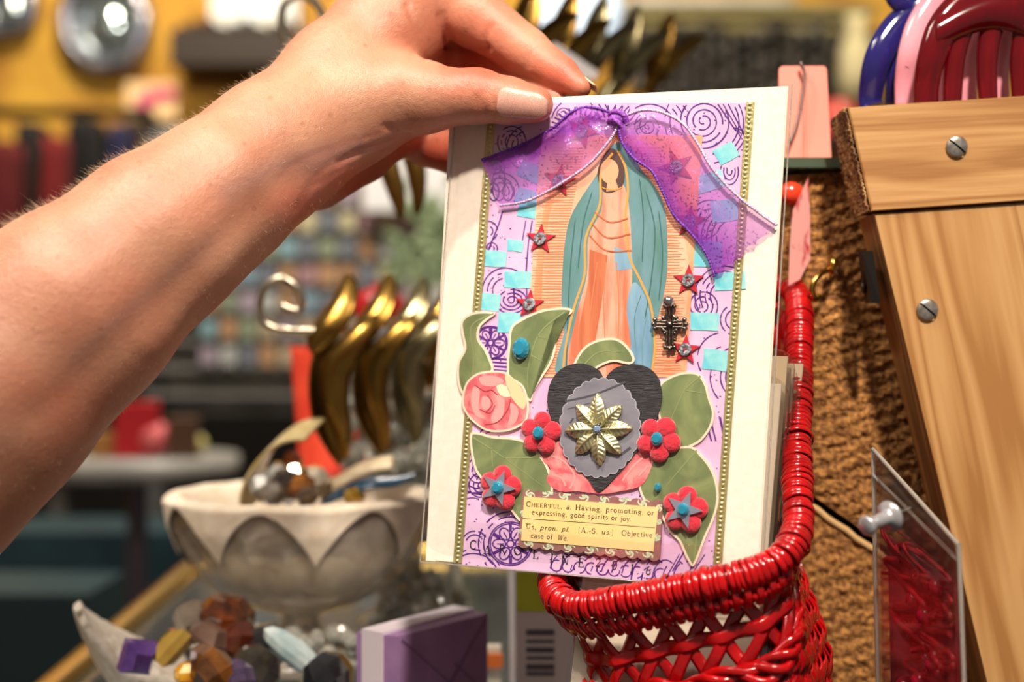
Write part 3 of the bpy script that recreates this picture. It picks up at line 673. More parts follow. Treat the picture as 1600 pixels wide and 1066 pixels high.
leaves = [
 ([(722, 503), (735, 491), (756, 487), (776, 490), (764, 500), (752, 512), (750, 530), (760, 545), (768, 562), (772, 580), (752, 596), (734, 618), (722, 614), (716, 592), (717, 566), (727, 545), (723, 522)], [[(764, 494), (738, 512), (742, 560), (738, 604)]]),
 ([(800, 512), (818, 498), (842, 487), (866, 482), (890, 482), (896, 488), (886, 496), (872, 502), (868, 518), (870, 545), (862, 570), (848, 592), (836, 612), (830, 628), (812, 610), (796, 596), (794, 570), (796, 540)], [[(884, 488), (846, 520), (828, 570), (826, 612)], [(842, 526), (858, 530)], [(832, 556), (852, 566)]]),
 ([(894, 584), (902, 560), (918, 540), (942, 530), (966, 530), (984, 544), (993, 562), (985, 570), (960, 566), (938, 574), (915, 590), (900, 600)], [[(900, 588), (935, 552), (975, 552)]]),
 ([(1030, 606), (1046, 590), (1070, 582), (1092, 584), (1104, 600), (1110, 622), (1117, 645), (1112, 668), (1098, 688), (1082, 698), (1060, 706), (1040, 690), (1030, 650)], [[(1096, 588), (1070, 612), (1048, 660)], [(1072, 610), (1104, 616)]]),
 ([(1030, 706), (1050, 700), (1082, 698), (1098, 712), (1112, 730), (1121, 752), (1124, 780), (1118, 808), (1104, 840), (1086, 884), (1074, 872), (1062, 846), (1046, 830), (1030, 800), (1006, 780), (1000, 745)], [[(1090, 704), (1062, 736), (1042, 760)], [(1086, 876), (1092, 820), (1100, 780)]]),
 ([(736, 682), (748, 676), (772, 682), (800, 684), (824, 690), (842, 706), (858, 730), (866, 762), (858, 790), (838, 812), (816, 816), (798, 796), (776, 776), (756, 752), (742, 728)], [[(742, 684), (790, 716), (850, 760)], [(790, 716), (836, 716)], [(770, 700), (772, 730)]])]
for i, (p, v) in enumerate(leaves):
    cutout('leaf', p, .0011 + .0001 * (i % 3), v).build('paper_leaf', [M_leaf, M_cut, M_leafd], card)
# rose at the left
p = smooth_path([(724, 628), (730, 600), (748, 584), (772, 580), (792, 582), (804, 592), (820, 604), (828, 630), (826, 655), (812, 668), (790, 675), (764, 674), (744, 662), (730, 646)], 4, True)
mb = MB(); prism(mb, p, .0002, .0015, 1); prism(mb, poly_offset(p, -3), .0015, .00153, 0)
for q, mi in (([(792, 586), (812, 600), (824, 624), (820, 640), (806, 628), (796, 610)], 3), ([(752, 590), (775, 588), (790, 596), (776, 604), (756, 602)], 2), ([(778, 600), (796, 606), (800, 620), (784, 618)], 4),
              ([(742, 606), (752, 612), (750, 640), (760, 654), (746, 650), (738, 630)], 2), ([(776, 616), (790, 626), (788, 650), (776, 662), (770, 652), (780, 634)], 2), ([(756, 620), (768, 624), (766, 640), (756, 638)], 2),
              ([(800, 630), (812, 640), (808, 660), (796, 664), (800, 648)], 2)):
    prism(mb, smooth_path(q, 3, True), .00153, .00156, mi)
for q in ([(744, 602), (760, 612), (770, 610), (780, 618)], [(752, 640), (768, 646), (776, 634)], [(760, 664), (780, 660), (796, 640), (800, 624)], [(764, 618), (772, 632), (762, 644)]): stroke(mb, smooth_path(q, 5), 1.6, .00157, 5)
mb.build('paper_rose', [M_rose, M_cut, M_rlite, M_rpeach, mat('cream_rose_print', (240, 226, 190), .6), mat('dark_rose_print', (176, 56, 72), .6)], card)
# pink petals behind the heart's foot
p = smooth_path([(852, 700), (870, 690), (1010, 700), (1022, 716), (1016, 740), (1002, 760), (970, 768), (940, 772), (905, 768), (876, 768), (856, 752), (862, 732), (850, 720)], 3, True)
mb = MB(); prism(mb, p, .0002, .0014, 0)
for q in ([(862, 712), (884, 722), (900, 744), (892, 764)], [(1006, 716), (990, 730), (974, 752)], [(866, 742), (880, 748), (886, 760)], [(1014, 728), (1000, 744)]): stroke(mb, smooth_path(q, 4), 3, .00142, 1)
mb.build('paper_petals', [M_rose, M_rlite], card)

# lace-edged label with the dictionary clipping
M_brown = mat('mauve_brown_paper', (140, 92, 88), .7, rgb2=(156, 108, 104), nscale=160); M_mint = mat('mint_flourish', (204, 214, 180), .7); M_clip = mat('yellowed_clipping', (238, 204, 128), .7, rgb2=(242, 214, 152), nscale=30); M_type = mat('dark_print', (66, 48, 40), .7)
def zig(a, b, n, amp):
    out = []
    for i in range(n * 4):
        t = i / (n * 4); nx, ny = (b[1] - a[1]), -(b[0] - a[0]); l = math.hypot(nx, ny); k = abs(math.sin(PI * n * t)) * amp
        out.append((a[0] + (b[0] - a[0]) * t + nx / l * k, a[1] + (b[1] - a[1]) * t + ny / l * k))
    return out
A_, B_, C_, D_ = (819, 768), (1038, 786), (1032, 874), (812, 852)
lab = zig(A_, B_, 13, 4) + [B_, C_] + zig(C_, D_, 13, 4) + [D_]
mb = MB(); prism(mb, lab, .0002, .0016, 0)
def lab_xy(u, v): return (A_[0] + (B_[0] - A_[0]) * u + (D_[0] - A_[0]) * v, A_[1] + (B_[1] - A_[1]) * u + (D_[1] - A_[1]) * v)
for u, v, s, ph in ((.05, .05, 7, 0), (.17, -.01, 8, 1), (.30, .03, 8, 2), (.44, .0, 8, 3), (.58, .03, 7, 0), (.72, .0, 9, 1), (.86, .04, 8, 2), (.97, .1, 6, 3), (.08, .95, 8, 2), (.22, .98, 8, 3), (.36, .97, 8, 1), (.52, .96, 9, 0), (.66, .98, 8, 2), (.80, .97, 9, 1), (.93, .98, 8, 3), (.985, .35, 5, 1), (.985, .65, 6, 0), (.01, .4, 5, 2), (.01, .75, 5, 3)):
    x, y = lab_xy(u, v)
    if not in_poly((x, y), lab): y += 4 if v < .5 else -4
    for q in range(3):
        a = ph * 1.7 + q * 2.1
        pts = [(x + s * 1.3 * t * math.cos(a + 2.6 * t), y + s * t * math.sin(a + 2.6 * t)) for t in (0, .2, .4, .6, .8, 1.0)]
        pts = [pp for pp in pts if in_poly(pp, lab)]
        if len(pts) > 1: stroke(mb, pts, [5.2 - .8 * k for k in range(len(pts))], .0016, 1)
mb.build('lace_label', [M_brown, M_mint], card)
mb = MB(); prism(mb, [(822, 776), (1031, 793), (1023, 862), (817, 845)], .0016, .0019, 0)
stroke(mb, [(819.5, 810.5), (920, 817), (1026, 825)], .8, .0019, 1)
hT = .0019
write(mb, "CHEER'FUL, a. Having, promoting, or", (824.5, 791.5), (1024.5, 805.5), 11.6, hT, 1, italic=((11, 13),), small=((1, 9),))
write(mb, "expressing, good spirits or joy.", (833.5, 804), (989.5, 815), 11.2, hT, 1)
write(mb, "Us, pron. pl.", (824, 826.2), (893, 831), 11.2, hT, 1, italic=((4, 13),)); write(mb, "[A.-S. us.]", (905.5, 832), (961, 836), 11.2, hT, 1, italic=((7, 10),)); write(mb, "Objective", (973.5, 836.5), (1021.5, 840), 11.2, hT, 1)
stroke(mb, arc(827.5, 817, 3, 2.2, 20, 160), .8, hT, 1)
write(mb, "case of", (832, 840.5), (866, 843), 11.2, hT, 1); write(mb, "We.", (873, 844), (890, 845), 11.2, hT, 1, italic=((0, 3),))
mb.build('word_clipping', [M_clip, M_type], card)

# heart, scalloped disc and gilt flower
M_heart = mat('black_crepe_paper', (40, 38, 42), .75, rgb2=(62, 60, 64), nscale=160, stretch=(1, 1, 5), bump=.8, bscale=500, bstretch=(.5, 1, 6))
hr = smooth_path([(946, 594), (938, 580), (922, 571), (902, 569), (880, 577), (864, 596), (858, 622), (862, 652), (876, 684), (900, 722), (922, 750), (938, 769), (962, 748), (990, 716), (1014, 682), (1030, 650), (1036, 620), (1030, 592), (1014, 575), (992, 570), (968, 574), (954, 584)], 4, True)
mb = MB(); prism(mb, hr, .0002, .0019); mb.build('black_heart', M_heart, card)
M_disc = mat('grey_vellum', (116, 114, 126), .6, rgb2=(150, 148, 158), nscale=36, contrast=(.4, .7), stretch=(1, 1, 2)); M_dl = mat('dark_smudge', (72, 70, 80), .7); M_rimd = mat('pale_cut_edge', (176, 174, 184), .6)
ds = []
for i in range(26 * 8):
    a = 2 * PI * i / (26 * 8); r = 1 + .05 * abs(math.sin(13 * a)); ca, sa = math.cos(a), math.sin(a)
    ds.append((940 + 61 * r * ca - 6 * sa, 669 + 75 * r * sa + 4 * ca))
mb = MB(); prism(mb, ds, .0019, .0022, 2); prism(mb, poly_offset(ds, -1.1), .0022, .00222, 0)
for q, w in (([(886, 628), (930, 618), (980, 598)], 3), ([(890, 640), (935, 628)], 1.2), ([(972, 712), (988, 700)], 4), ([(894, 662), (899, 654)], 3)): stroke(mb, smooth_path(q, 5), w, .00223, 1)
disc = mb.build('scalloped_disc', [M_disc, M_dl, M_rimd], card)
M_gf = mat('pale_gold_metal', (222, 216, 170), .36, .9, bump=.15, bscale=800)
fl_c = (939, 672); mb = MB()
for k in range(8):
    a = math.radians(-92 + 45 * k + (3 if k % 2 else 0)); L = 52 if k % 2 == 0 else 49
    nx, ny = math.cos(a), math.sin(a); sx, sy = -ny, nx
    def pt(t, s):
        wv = 11 * max(0, math.sin(PI * t)) ** .85 + .7
        wv *= (1 + .04 * math.sin(t * 40)); hh = .0030 + .0016 * math.sin(PI * t) - .0010 * abs(s) + .00022 * math.cos(t * 44 - abs(s) * 7) * (1 if abs(s) > .12 else 0)
        return CP(fl_c[0] + nx * (6 + (L - 6) * t) + sx * wv * s, fl_c[1] + (ny * (6 + (L - 6) * t) + sy * wv * s) * 1.08, hh + (.0004 if abs(s) < .05 else 0))
    mb.slab(lambda u, v: pt(.02 + u * .98, (v - .5) * 2), 34, 12, .0005)
    mb.tube([pt(t, 0) + CN * .0004 for t in (.05, .3, .6, .95)], [.0005, .0004, .0003, .00015], 6)
for a in range(2): pass
gf = mb.build('gilt_flower', M_gf, card)
def gem_mat(name, c): return mat(name, c, .08, .45, coat=1.0, spec=.9)
M_gemb = gem_mat('blue_rhinestone', (50, 172, 210)); M_gemd = gem_mat('pale_blue_rhinestone', (150, 180, 220)); M_sil = mat('silver_setting', (200, 200, 206), .2, 1.0)
def gem(px, py, rx, ry, h, parent, m=M_gemb, ht=.0016, facets=12, name='gem', setting=False):
    mb = MB(); ux = rx * CP(px, py).y / FPX; uy = ry * CP(px, py).y / FPX; c = CP(px, py, h)
    Mx = Matrix((CU, CVv, CN)).transposed()
    prof = [(1, 0), (1.0, .3), (.86, .7), (.6, 1.0), (0, 1.0)]; vs = []
    for (r, z) in prof:
        for j in range(facets):
            a = 2 * PI * (j + (.5 if z in (.7,) else 0)) / facets; vs.append(c + Mx @ Vector((r * ux * math.cos(a), r * uy * math.sin(a), z * ht)))
    mb.add(vs, [(i * facets + j, i * facets + (j + 1) % facets, (i + 1) * facets + (j + 1) % facets, (i + 1) * facets + j) for i in range(4) for j in range(facets)], 0, False)
    if setting:
        for j in range(10):
            a = 2 * PI * j / 10; mb.ball(c + Mx @ Vector((ux * 1.2 * math.cos(a), uy * 1.2 * math.sin(a), ht * .3)), ux * .25, 6, 1)
    return mb.build(name, [m, M_sil], parent)
gem(939, 672, 6, 6, .0044, gf, M_gemd, setting=True)
gem(817, 546, 14, 17.5, .0014, card, ht=.003, facets=14); gem(1030, 762, 5.5, 7, .0014, card, ht=.002)

# red felt flowers
M_felt = mat('red_felt', (206, 26, 50), .9, rgb2=(222, 38, 62), nscale=120, bump=.9, bscale=520, sheen=.6)
M_star = mat('silver_mirror_star', (196, 200, 220), .42, .85)
Mx = Matrix((CU, CVv, CN)).transposed()
def felt(px, py, r, rot, star):
    Y = CP(px, py).y; k = Y / FPX; mb = MB(); c = CP(px, py, .0016)
    for i in range(5):
        a = rot + 2 * PI * i / 5; pr = r * .44 * k * rs.uniform(.95, 1.05)
        mb.ball(c + Mx @ Vector((math.cos(a) * r * .56 * k, math.sin(a) * r * .56 * k, .0008)), (pr, pr, .0019), 22, M=Mx)
    mb.ball(c + CN * .0004, (r * .36 * k, r * .36 * k, .0022), 18, M=Mx)
    f = mb.build('felt_flower', M_felt, card); hh = .0046
    if star:
        mb = MB(); pts = []
        for i in range(10):
            a = rot + .25 + PI * i / 5; q = r * (.80 if i % 2 == 0 else .33); pts.append((px + q * math.cos(a), py + q * math.sin(a)))
        prism(mb, pts, .0044, .0048); mb.build('silver_star', M_star, f); hh = .0049
    gem(px, py, 9.5, 10.5, hh, f, ht=.0018, facets=12)
felt(848, 678, 35, -1.50, False); felt(1032, 687, 37, -1.05, False); felt(785, 763, 36, -1.45, True); felt(1073, 797, 38, -1.45, True)

# red stars with a disc of silver glitter
M_rs = mat('red_card_star', (188, 32, 52), .5); M_gl = mat('silver_glitter', (196, 196, 204), .25, .9, rgb2=(90, 90, 100), nscale=900, contrast=(.4, .6), bump=1.0, bscale=1500)
for (x, y, r, rot) in ((846, 374, 24, -1.5), (829, 476, 23, -1.5), (1077, 439, 25, -1.55), (1072, 547, 24, -1.5), (910, 206, 27, -1.2), (875, 283, 26, -1.4), (1058, 262, 29, -1.9), (1079, 347, 26, -1.5)):
    mb = MB(); pts = []
    for i in range(10):
        a = rot + PI * i / 5; q = r * (1 if i % 2 == 0 else .42); pts.append((x + q * math.cos(a), y + q * math.sin(a)))
    prism(mb, pts, .0006, .0011); st = mb.build('red_star', M_rs, card)
    mb = MB(); c0 = CP(x, y, .0011); k = CP(x, y).y / FPX
    mb.lathe([(10.5 * k, 0), (10.5 * k, .0006), (9.5 * k, .0009), (2.6 * k, .0009), (1.6 * k, .0003), (0, .0003)], c0, 20, M=Mx)
    g_ = mb.build('glitter_disc', M_gl, st)
    mb = MB(); mb.ball(CP(x, y, .0017), .0005, 8); mb.build('red_dot', M_rs, g_)

# pewter cross charm
M_pew = mat('pewter', (128, 120, 112), .3, 1.0, rgb2=(46, 42, 40), nscale=260, contrast=(.45, .7), bump=.4, bscale=500)
mb = MB(); hb = .0022; cx, cy = 1049, 508
def rod(pts, r, hh=hb): mb.tube([CP(x, y, hh) for x, y in pts], r, 8)
def loop(x0, y0, x1, y1, r=.00042): rod([(x0, y0), (x1, y0), (x1, y1), (x0, y1), (x0, y0)], r)
for dx in (-4.6, 4.6):
    rod([(cx + dx, cy - 26), (cx + dx, cy - 5)], .0005); rod([(cx + dx, cy + 5), (cx + dx, cy + 34)], .0005)
for dy in (-4.6, 4.6):
    rod([(cx - 21, cy + dy), (cx - 5, cy + dy)], .0005); rod([(cx + 5, cy + dy), (cx + 21, cy + dy)], .0005)
rod([(cx, cy - 24), (cx, cy - 6)], .00045); rod([(cx, cy + 6), (cx, cy + 32)], .00045); rod([(cx - 19, cy), (cx - 6, cy)], .00045); rod([(cx + 6, cy), (cx + 19, cy)], .00045)
for ax, ay, n in ((0, -1, 28), (0, 1, 36), (-1, 0, 23), (1, 0, 23)):
    ex, ey = cx + ax * n, cy + ay * n; px_, py_ = -ay, ax
    rod([(ex - px_ * 7, ey - py_ * 7), (ex + px_ * 7, ey + py_ * 7)], .0006)
    for s_ in (-1, 0, 1): mb.ball(CP(ex + px_ * 7 * s_ + ax * 2.4 * (s_ == 0), ey + py_ * 7 * s_ + ay * 2.4 * (s_ == 0), hb), .0010, 8)
for sx in (-1, 1):
    for sy in (-1, 1):
        rod([(cx + sx * 5, cy + sy * 14), (cx + sx * 8, cy + sy * 9), (cx + sx * 14, cy + sy * 5)], .0005); mb.ball(CP(cx + sx * 10, cy + sy * 10, hb), .0009, 8)
mb.ball(CP(cx, cy, hb), .0014, 10)
for t in (14, 24):
    for sx in (-1, 1): mb.ball(CP(cx + sx * 8, cy + t, hb), .0007, 8)
rod([(cx, cy - 29), (cx, cy - 34)], .0006)
cr = mb.build('cross_charm', M_pew, card)
mb = MB(); mb.ball(CP(1048, 473, .0028), .0024, 16); mb.tube([CP(cx, cy - 31, hb) + Mx @ Vector((.0011 * math.cos(a), 0, .0011 * math.sin(a))) for a in [2 * PI * i / 12 for i in range(12)]], .0003, 6, closed=True); mb.build('bead', mat('silver_bead', (206, 204, 206), .18, 1.0), cr)

# sheer ribbon bow
def organza(name, c, base=.42):
    m = bpy.data.materials.new(name); m.use_nodes = True; nt = m.node_tree; N = nt.nodes; L = nt.links; b = N['Principled BSDF']; out = N['Material Output']
    at = N.new('ShaderNodeAttribute'); at.attribute_name = 'dye'
    r = N.new('ShaderNodeValToRGB'); r.color_ramp.elements[0].color = srgb(206, 150, 214); r.color_ramp.elements[1].color = srgb(96, 20, 150); e = r.color_ramp.elements.new(.5); e.color = srgb(168, 70, 196)
    L.new(at.outputs['Fac'], r.inputs[0]); L.new(r.outputs[0], b.inputs['Base Color']); b.inputs['Roughness'].default_value = .35; b.inputs['Sheen Weight'].default_value = .3
    tc = N.new('ShaderNodeTexCoord'); vo = N.new('ShaderNodeTexVoronoi'); vo.inputs['Scale'].default_value = 1500; L.new(tc.outputs['Object'], vo.inputs['Vector'])
    bp = N.new('ShaderNodeBump'); bp.inputs['Strength'].default_value = 1.0; bp.inputs['Distance'].default_value = .0006; L.new(vo.outputs['Color'], bp.inputs['Height']); L.new(bp.outputs[0], b.inputs['Normal'])
    # sparkling threads
    gt = N.new('ShaderNodeMath'); gt.operation = 'GREATER_THAN'; gt.inputs[1].default_value = .90; sp = N.new('ShaderNodeSeparateColor'); L.new(vo.outputs['Color'], sp.inputs[0]); L.new(sp.outputs[0], gt.inputs[0])
    mm = N.new('ShaderNodeMath'); mm.operation = 'MULTIPLY'; mm.inputs[1].default_value = .9; L.new(gt.outputs[0], mm.inputs[0]); L.new(mm.outputs[0], b.inputs['Metallic'])
    tr = N.new('ShaderNodeBsdfTransparent'); rr = N.new('ShaderNodeValToRGB'); rr.color_ramp.elements[0].color = srgb(246, 226, 250); rr.color_ramp.elements[1].color = srgb(196, 130, 226); L.new(at.outputs['Fac'], rr.inputs[0]); L.new(rr.outputs[0], tr.inputs[0])
    mx = N.new('ShaderNodeMixShader'); al = N.new('ShaderNodeMath'); al.operation = 'MULTIPLY_ADD'; L.new(at.outputs['Fac'], al.inputs[0]); al.inputs[1].default_value = .52; al.inputs[2].default_value = .16
    a2 = N.new('ShaderNodeMath'); a2.operation = 'MULTIPLY_ADD'; L.new(gt.outputs[0], a2.inputs[0]); a2.inputs[1].default_value = .35; L.new(al.outputs[0], a2.inputs[2]); a2.use_clamp = True
    L.new(a2.outputs[0], mx.inputs[0]); L.new(tr.outputs[0], mx.inputs[1]); L.new(b.outputs[0], mx.inputs[2]); L.new(mx.outputs[0], out.inputs[0])
    return m
M_org_ = organza('purple_organza', None); M_edgeP = mat('purple_woven_edge', (82, 22, 132), .4, rgb2=(130, 60, 180), nscale=900, bump=.6, bscale=1200); M_edgeW = mat('silvery_woven_edge', (226, 200, 222), .35, .2, rgb2=(190, 150, 200), nscale=900, bump=.6, bscale=1200)
bow = None
def tail(name, Aedge, Bedge, bulge, dyeA=1.0, dyeB=.1, fray=0):
    A = smooth_path([(x, y, h * .58) for x, y, h in Aedge], 7); B = smooth_path([(x, y, h * .58) for x, y, h in Bedge], 7)
    def samp(P_, t):
        x = t * (len(P_) - 1); i = min(int(x), len(P_) - 2); f = x - i; return [P_[i][d] * (1 - f) + P_[i + 1][d] * f for d in range(3)]
    nu, nv = 60, 22; mb = MB(); dye = []
    def fn(u, v):
        a, b = samp(A, u), samp(B, u); x = a[0] + (b[0] - a[0]) * v; y = a[1] + (b[1] - a[1]) * v
        h = (a[2] + (b[2] - a[2]) * v) + bulge * math.sin(PI * v) * math.sin(PI * min(1, .15 + u)) + .0006 * math.sin(v * 9 + u * 5) * math.sin(PI * v) + .0004 * math.sin(u * 23 + v * 3)
        if fray and u > .93: x += fray * rs.uniform(-4, 4); y += rs.uniform(-3, 3)
        return CP(x, y, max(.0021, h))
    mb.grid(fn, nu, nv)
    for i in range(nu + 1):
        for j in range(nv + 1):
            u, v = i / nu, j / nv; d = dyeB + (dyeA - dyeB) * (1 - v) ** 2.2; d = max(d, .95 - u * 6); d *= .75 + .35 * noise.noise((u * 7, v * 5, dyeA)); dye.append(max(0, min(1, d)))
    o = mb.build(name, M_org_, card); at = o.data.attributes.new('dye', 'FLOAT', 'POINT'); at.data.foreach_set('value', dye)
    for P_, m, rr in ((A, M_edgeP, .00062), (B, M_edgeW, .0006)):
        mb = MB(); pts = [CP(p[0], p[1], max(.0022, p[2])) for p in P_]; pts = [tuple(q) for q in pts]; pts = smooth_path(pts, 4)
        mb.tube(pts, [rr * (1 + .22 * math.sin(i * 1.9)) for i in range(len(pts))], 7); mb.build('woven_edge', m, o)
    return o
tail('ribbon_tail', [(970, 188, .007), (948, 176, .0065), (920, 171, .006), (896, 180, .006), (868, 204, .006), (830, 224, .005), (795, 238, .004), (756, 252, .003)],
     [(972, 196, .0065), (962, 216, .0065), (944, 240, .0065), (922, 262, .006), (890, 284, .0055), (852, 306, .005), (820, 318, .004), (784, 323, .003)], .0005, 1.0, .18)
tail('ribbon_tail', [(972, 196, .007), (976, 224, .0065), (994, 250, .006), (1022, 270, .006), (1038, 300, .0055), (1056, 338, .005), (1082, 366, .0045), (1106, 398, .004), (1119, 434, .003)],
     [(980, 186, .007), (1008, 176, .006), (1040, 180, .006), (1072, 198, .006), (1094, 228, .0055), (1116, 266, .005), (1150, 304, .0045), (1182, 330, .004), (1216, 354, .003)], .0006, 1.0, .12, fray=1)
mb = MB(); mb.ball(CP(969, 190, .0040), (.0036, .0028, .0022), 16, M=Mx)
mb.tube([CP(x, y, h) for x, y, h in smooth_path([(957, 184, .003), (966, 180, .0052), (980, 184, .0052), (984, 196, .0036)], 5)], .0012, 8); mb.tube([CP(x, y, h) for x, y, h in smooth_path([(955, 194, .003), (964, 192, .0056), (974, 198, .005), (978, 206, .003)], 5)], .0011, 8)
o = mb.build('ribbon_knot', mat('purple_knot', (110, 40, 150), .4, rgb2=(160, 80, 190), nscale=500, bump=.8, bscale=700), card)

# clear sleeve: front film, welded edges
M_film = film_mat('clear_sleeve', gloss=.03, rough=.10); M_seam = mat('sleeve_seam', (226, 222, 214), .15, .0, trans=.7, coat=.6)
SQ = [(713, 159), (1238, 132), (1190, 926), (657, 878)]
def sq(u, v):
    ax = SQ[0][0] + (SQ[1][0] - SQ[0][0]) * u; ay = SQ[0][1] + (SQ[1][1] - SQ[0][1]) * u; bx = SQ[3][0] + (SQ[2][0] - SQ[3][0]) * u; by = SQ[3][1] + (SQ[2][1] - SQ[3][1]) * u
    return ax + (bx - ax) * v, ay + (by - ay) * v
def film_h(u, v):
    e = 1.0
    for q in (u * 7, (1 - u) * 8, (1 - v) * 9, v * 3.2):
        q = min(1, q); e *= q * q * (3 - 2 * q)
    x, y = sq(u, v); dt = math.hypot((x - 820) / 110, (y - 180) / 60); press = 1 - math.exp(-dt * dt * 1.4)
    lo_ = max(0, min(1, (v - .35) * 3)); return .0004 + e * (.0020 + .0030 * press + .0026 * lo_ * lo_ * (3 - 2 * lo_) + .0006 * noise.noise((u * 5, v * 6, 1.3)) + .00025 * noise.noise((u * 14, v * 9, 4.1)) + .0008 * max(0, noise.noise((u * 3 + v * 5, v * 2, 7.7))) * (u > .75))
mb = MB(); mb.grid(lambda u, v: CP(*sq(u, v), film_h(u, v)), 110, 140); mb.build('sleeve_film', M_film, card)
for (a, b) in (((0, 0), (0, 1)), ((0, 1), (1, 1)), ((1, 1), (1, 0))):
    mb = MB(); pts = []
    for i in range(41):
        t = i / 40; x, y = sq(a[0] + (b[0] - a[0]) * t, a[1] + (b[1] - a[1]) * t); pts.append(CP(x, y, .0003 + .0003 * noise.noise((t * 9, a[0], b[1]))))
    mb.tube(pts, .00028, 6); mb.build('sleeve_seam', M_seam, card)

# ------------------------------------------------------------ red wicker basket
M_red = mat('red_lacquered_cane', (186, 10, 14), .17, rgb2=(150, 5, 10), nscale=120, coat=.5, bump=.35, bscale=420)
M_red2 = mat('red_lacquered_strip', (178, 9, 14), .22, rgb2=(140, 5, 10), nscale=90, coat=.4, bump=.4, bscale=300)
RIM = [(862, 905, .568), (872, 935, .553), (905, 948, .541), (960, 941, .532), (1020, 930, .525), (1080, 918, .518), (1140, 905, .513), (1195, 888, .512), (1232, 862, .516), (1247, 822, .528), (1246, 770, .541), (1245, 700, .560), (1247, 620, .583), (1249, 550, .603), (1249, 490, .622), (1243, 458, .640), (1222, 448, .652),
       (1170, 452, .664), (1090, 462, .672), (1000, 480, .676), (930, 520, .672), (885, 590, .660), (864, 680, .640), (856, 770, .615), (857, 850, .588)]
rimp = [Vector(W(*p)) for p in RIM]
rim = [Vector(p) for p in smooth_path(rimp, 12, True)]
def resample(P_, n, closed=True):
    Q = P_ + [P_[0]] if closed else P_; L = [0]
    for a, b in zip(Q, Q[1:]): L.append(L[-1] + (b - a).length)
    out = []; j = 0
    for i in range(n):
        s = L[-1] * i / (n if closed else n - 1)
        while j < len(L) - 2 and L[j + 1] < s: j += 1
        f = (s - L[j]) / max(1e-9, L[j + 1] - L[j]); out.append(Q[j].lerp(Q[j + 1], min(1, f)))
    return out, L[-1]
NR = 720
rimR, rimL = resample(rim, NR)
zb = 1.165
cen = sum(rimR, Vector()) / NR
basket = thing('wicker_basket', Vector((cen.x, cen.y, zb)), 'red lacquered wicker basket with a wrapped rim, holding a stack of sleeved cards', 'basket')
# wrapped rim: a coil of separate cane turns
rb = random.Random(5); mb = MB(); i = 0
mb.tube([rimR[k] for k in range(0, NR, 4)], .0043, 12, closed=True)
s = 0.0
while s < rimL - .002:
    wv = rb.uniform(.0015, .0029); k0 = s / rimL * NR; c = rimR[int(k0) % NR]; d = (rimR[(int(k0) + 4) % NR] - rimR[(int(k0) - 4) % NR]).normalized()
    slant = Vector((rb.uniform(-.10, .10), rb.uniform(-.10, .10), rb.uniform(-.10, .10))) + Vector((0, 0, .12)).cross(d) * .8
    d2 = (d + slant).normalized(); u = d2.orthogonal().normalized(); w_ = d2.cross(u); R = .0050 + rb.uniform(0, .0006) + (.0006 if rb.random() < .08 else 0)
    ring = [c + (u * math.cos(a) + w_ * math.sin(a)) * R * (1 + .012 * math.sin(a * 3 + s * 900)) for a in [2 * PI * q / 20 for q in range(20)]]
    n = len(ring); vs = []
    for q in range(n):
        rad = (ring[q] - c).normalized()
        for a in range(7):
            t = PI * a / 6 ; vs.append(ring[q] + rad * (math.sin(t) * .0007) + d2 * (-math.cos(t) * wv * .54))
    mb.add(vs, [(q * 7 + a, ((q + 1) % n) * 7 + a, ((q + 1) % n) * 7 + a + 1, q * 7 + a + 1) for q in range(n) for a in range(6)], 0, True)
    s += wv
mb.build('wrapped_rim', M_red, basket)
# wall surface under the rim
def wall(sx, d, off=0.0):
    """point at loop fraction sx and distance d below the rim"""
    k = (sx % 1.0) * NR; i = int(k) % NR; f = k - int(k); p = rimR[i].lerp(rimR[(i + 1) % NR], f)
    H = p.z - zb; t = min(1, d / H)
    c2 = Vector((cen.x + .012, cen.y - .012, 0)); r = Vector((p.x, p.y, 0)) - c2; dirn = r.normalized()
    right = max(0, dirn.x); zlow = max(0, min(1, (1.268 - (p.z - d)) / .05))
    out = dirn * (-.007 * min(1, d / .012)) + dirn * (.030 * right * zlow)
    left = max(0, -dirn.x); out += Vector((.012, 0, 0)) * left * min(1, d / .05)
    pos = Vector((p.x, p.y, p.z - d)) + out
    tx = max(0, (d - .06) / .08); pos = pos.lerp(Vector((c2.x + r.x * .72, c2.y + r.y * .72, pos.z)), min(.5, tx * .5))
    return pos + dirn * off
def wnorm(sx): 
    i = int((sx % 1.0) * NR) % NR; c2 = Vector((cen.x + .012, cen.y - .012, 0)); return (Vector((rimR[i].x, rimR[i].y, 0)) - c2).normalized()
def strand(mb, f, n, r, flat=.35, sides=8):
    pts = []; 
    for i in range(n + 1):
        a = i / n; sx, d, off = f(a); pts.append(wall(sx, d, off))
    # flattened against the wall
    k = len(pts); vs = []
    for i in range(k):
        a = pts[max(i - 1, 0)]; b = pts[min(i + 1, k - 1)]; T = (b - a).normalized(); nn = wnorm(f(i / n)[0]); nn = (nn - T * nn.dot(T)).normalized(); w_ = T.cross(nn)
        for j in range(sides):
            q = 2 * PI * j / sides; vs.append(pts[i] + w_ * math.cos(q) * r + nn * math.sin(q) * r * flat)
    mb.add(vs, [(i * sides + j, i * sides + (j + 1) % sides, (i + 1) * sides + (j + 1) % sides, (i + 1) * sides + j) for i in range(k - 1) for j in range(sides)], 0, True)
    mb.add(vs[:sides], [tuple(range(sides))[::-1]]); mb.add(vs[-sides:], [tuple(range(sides))])
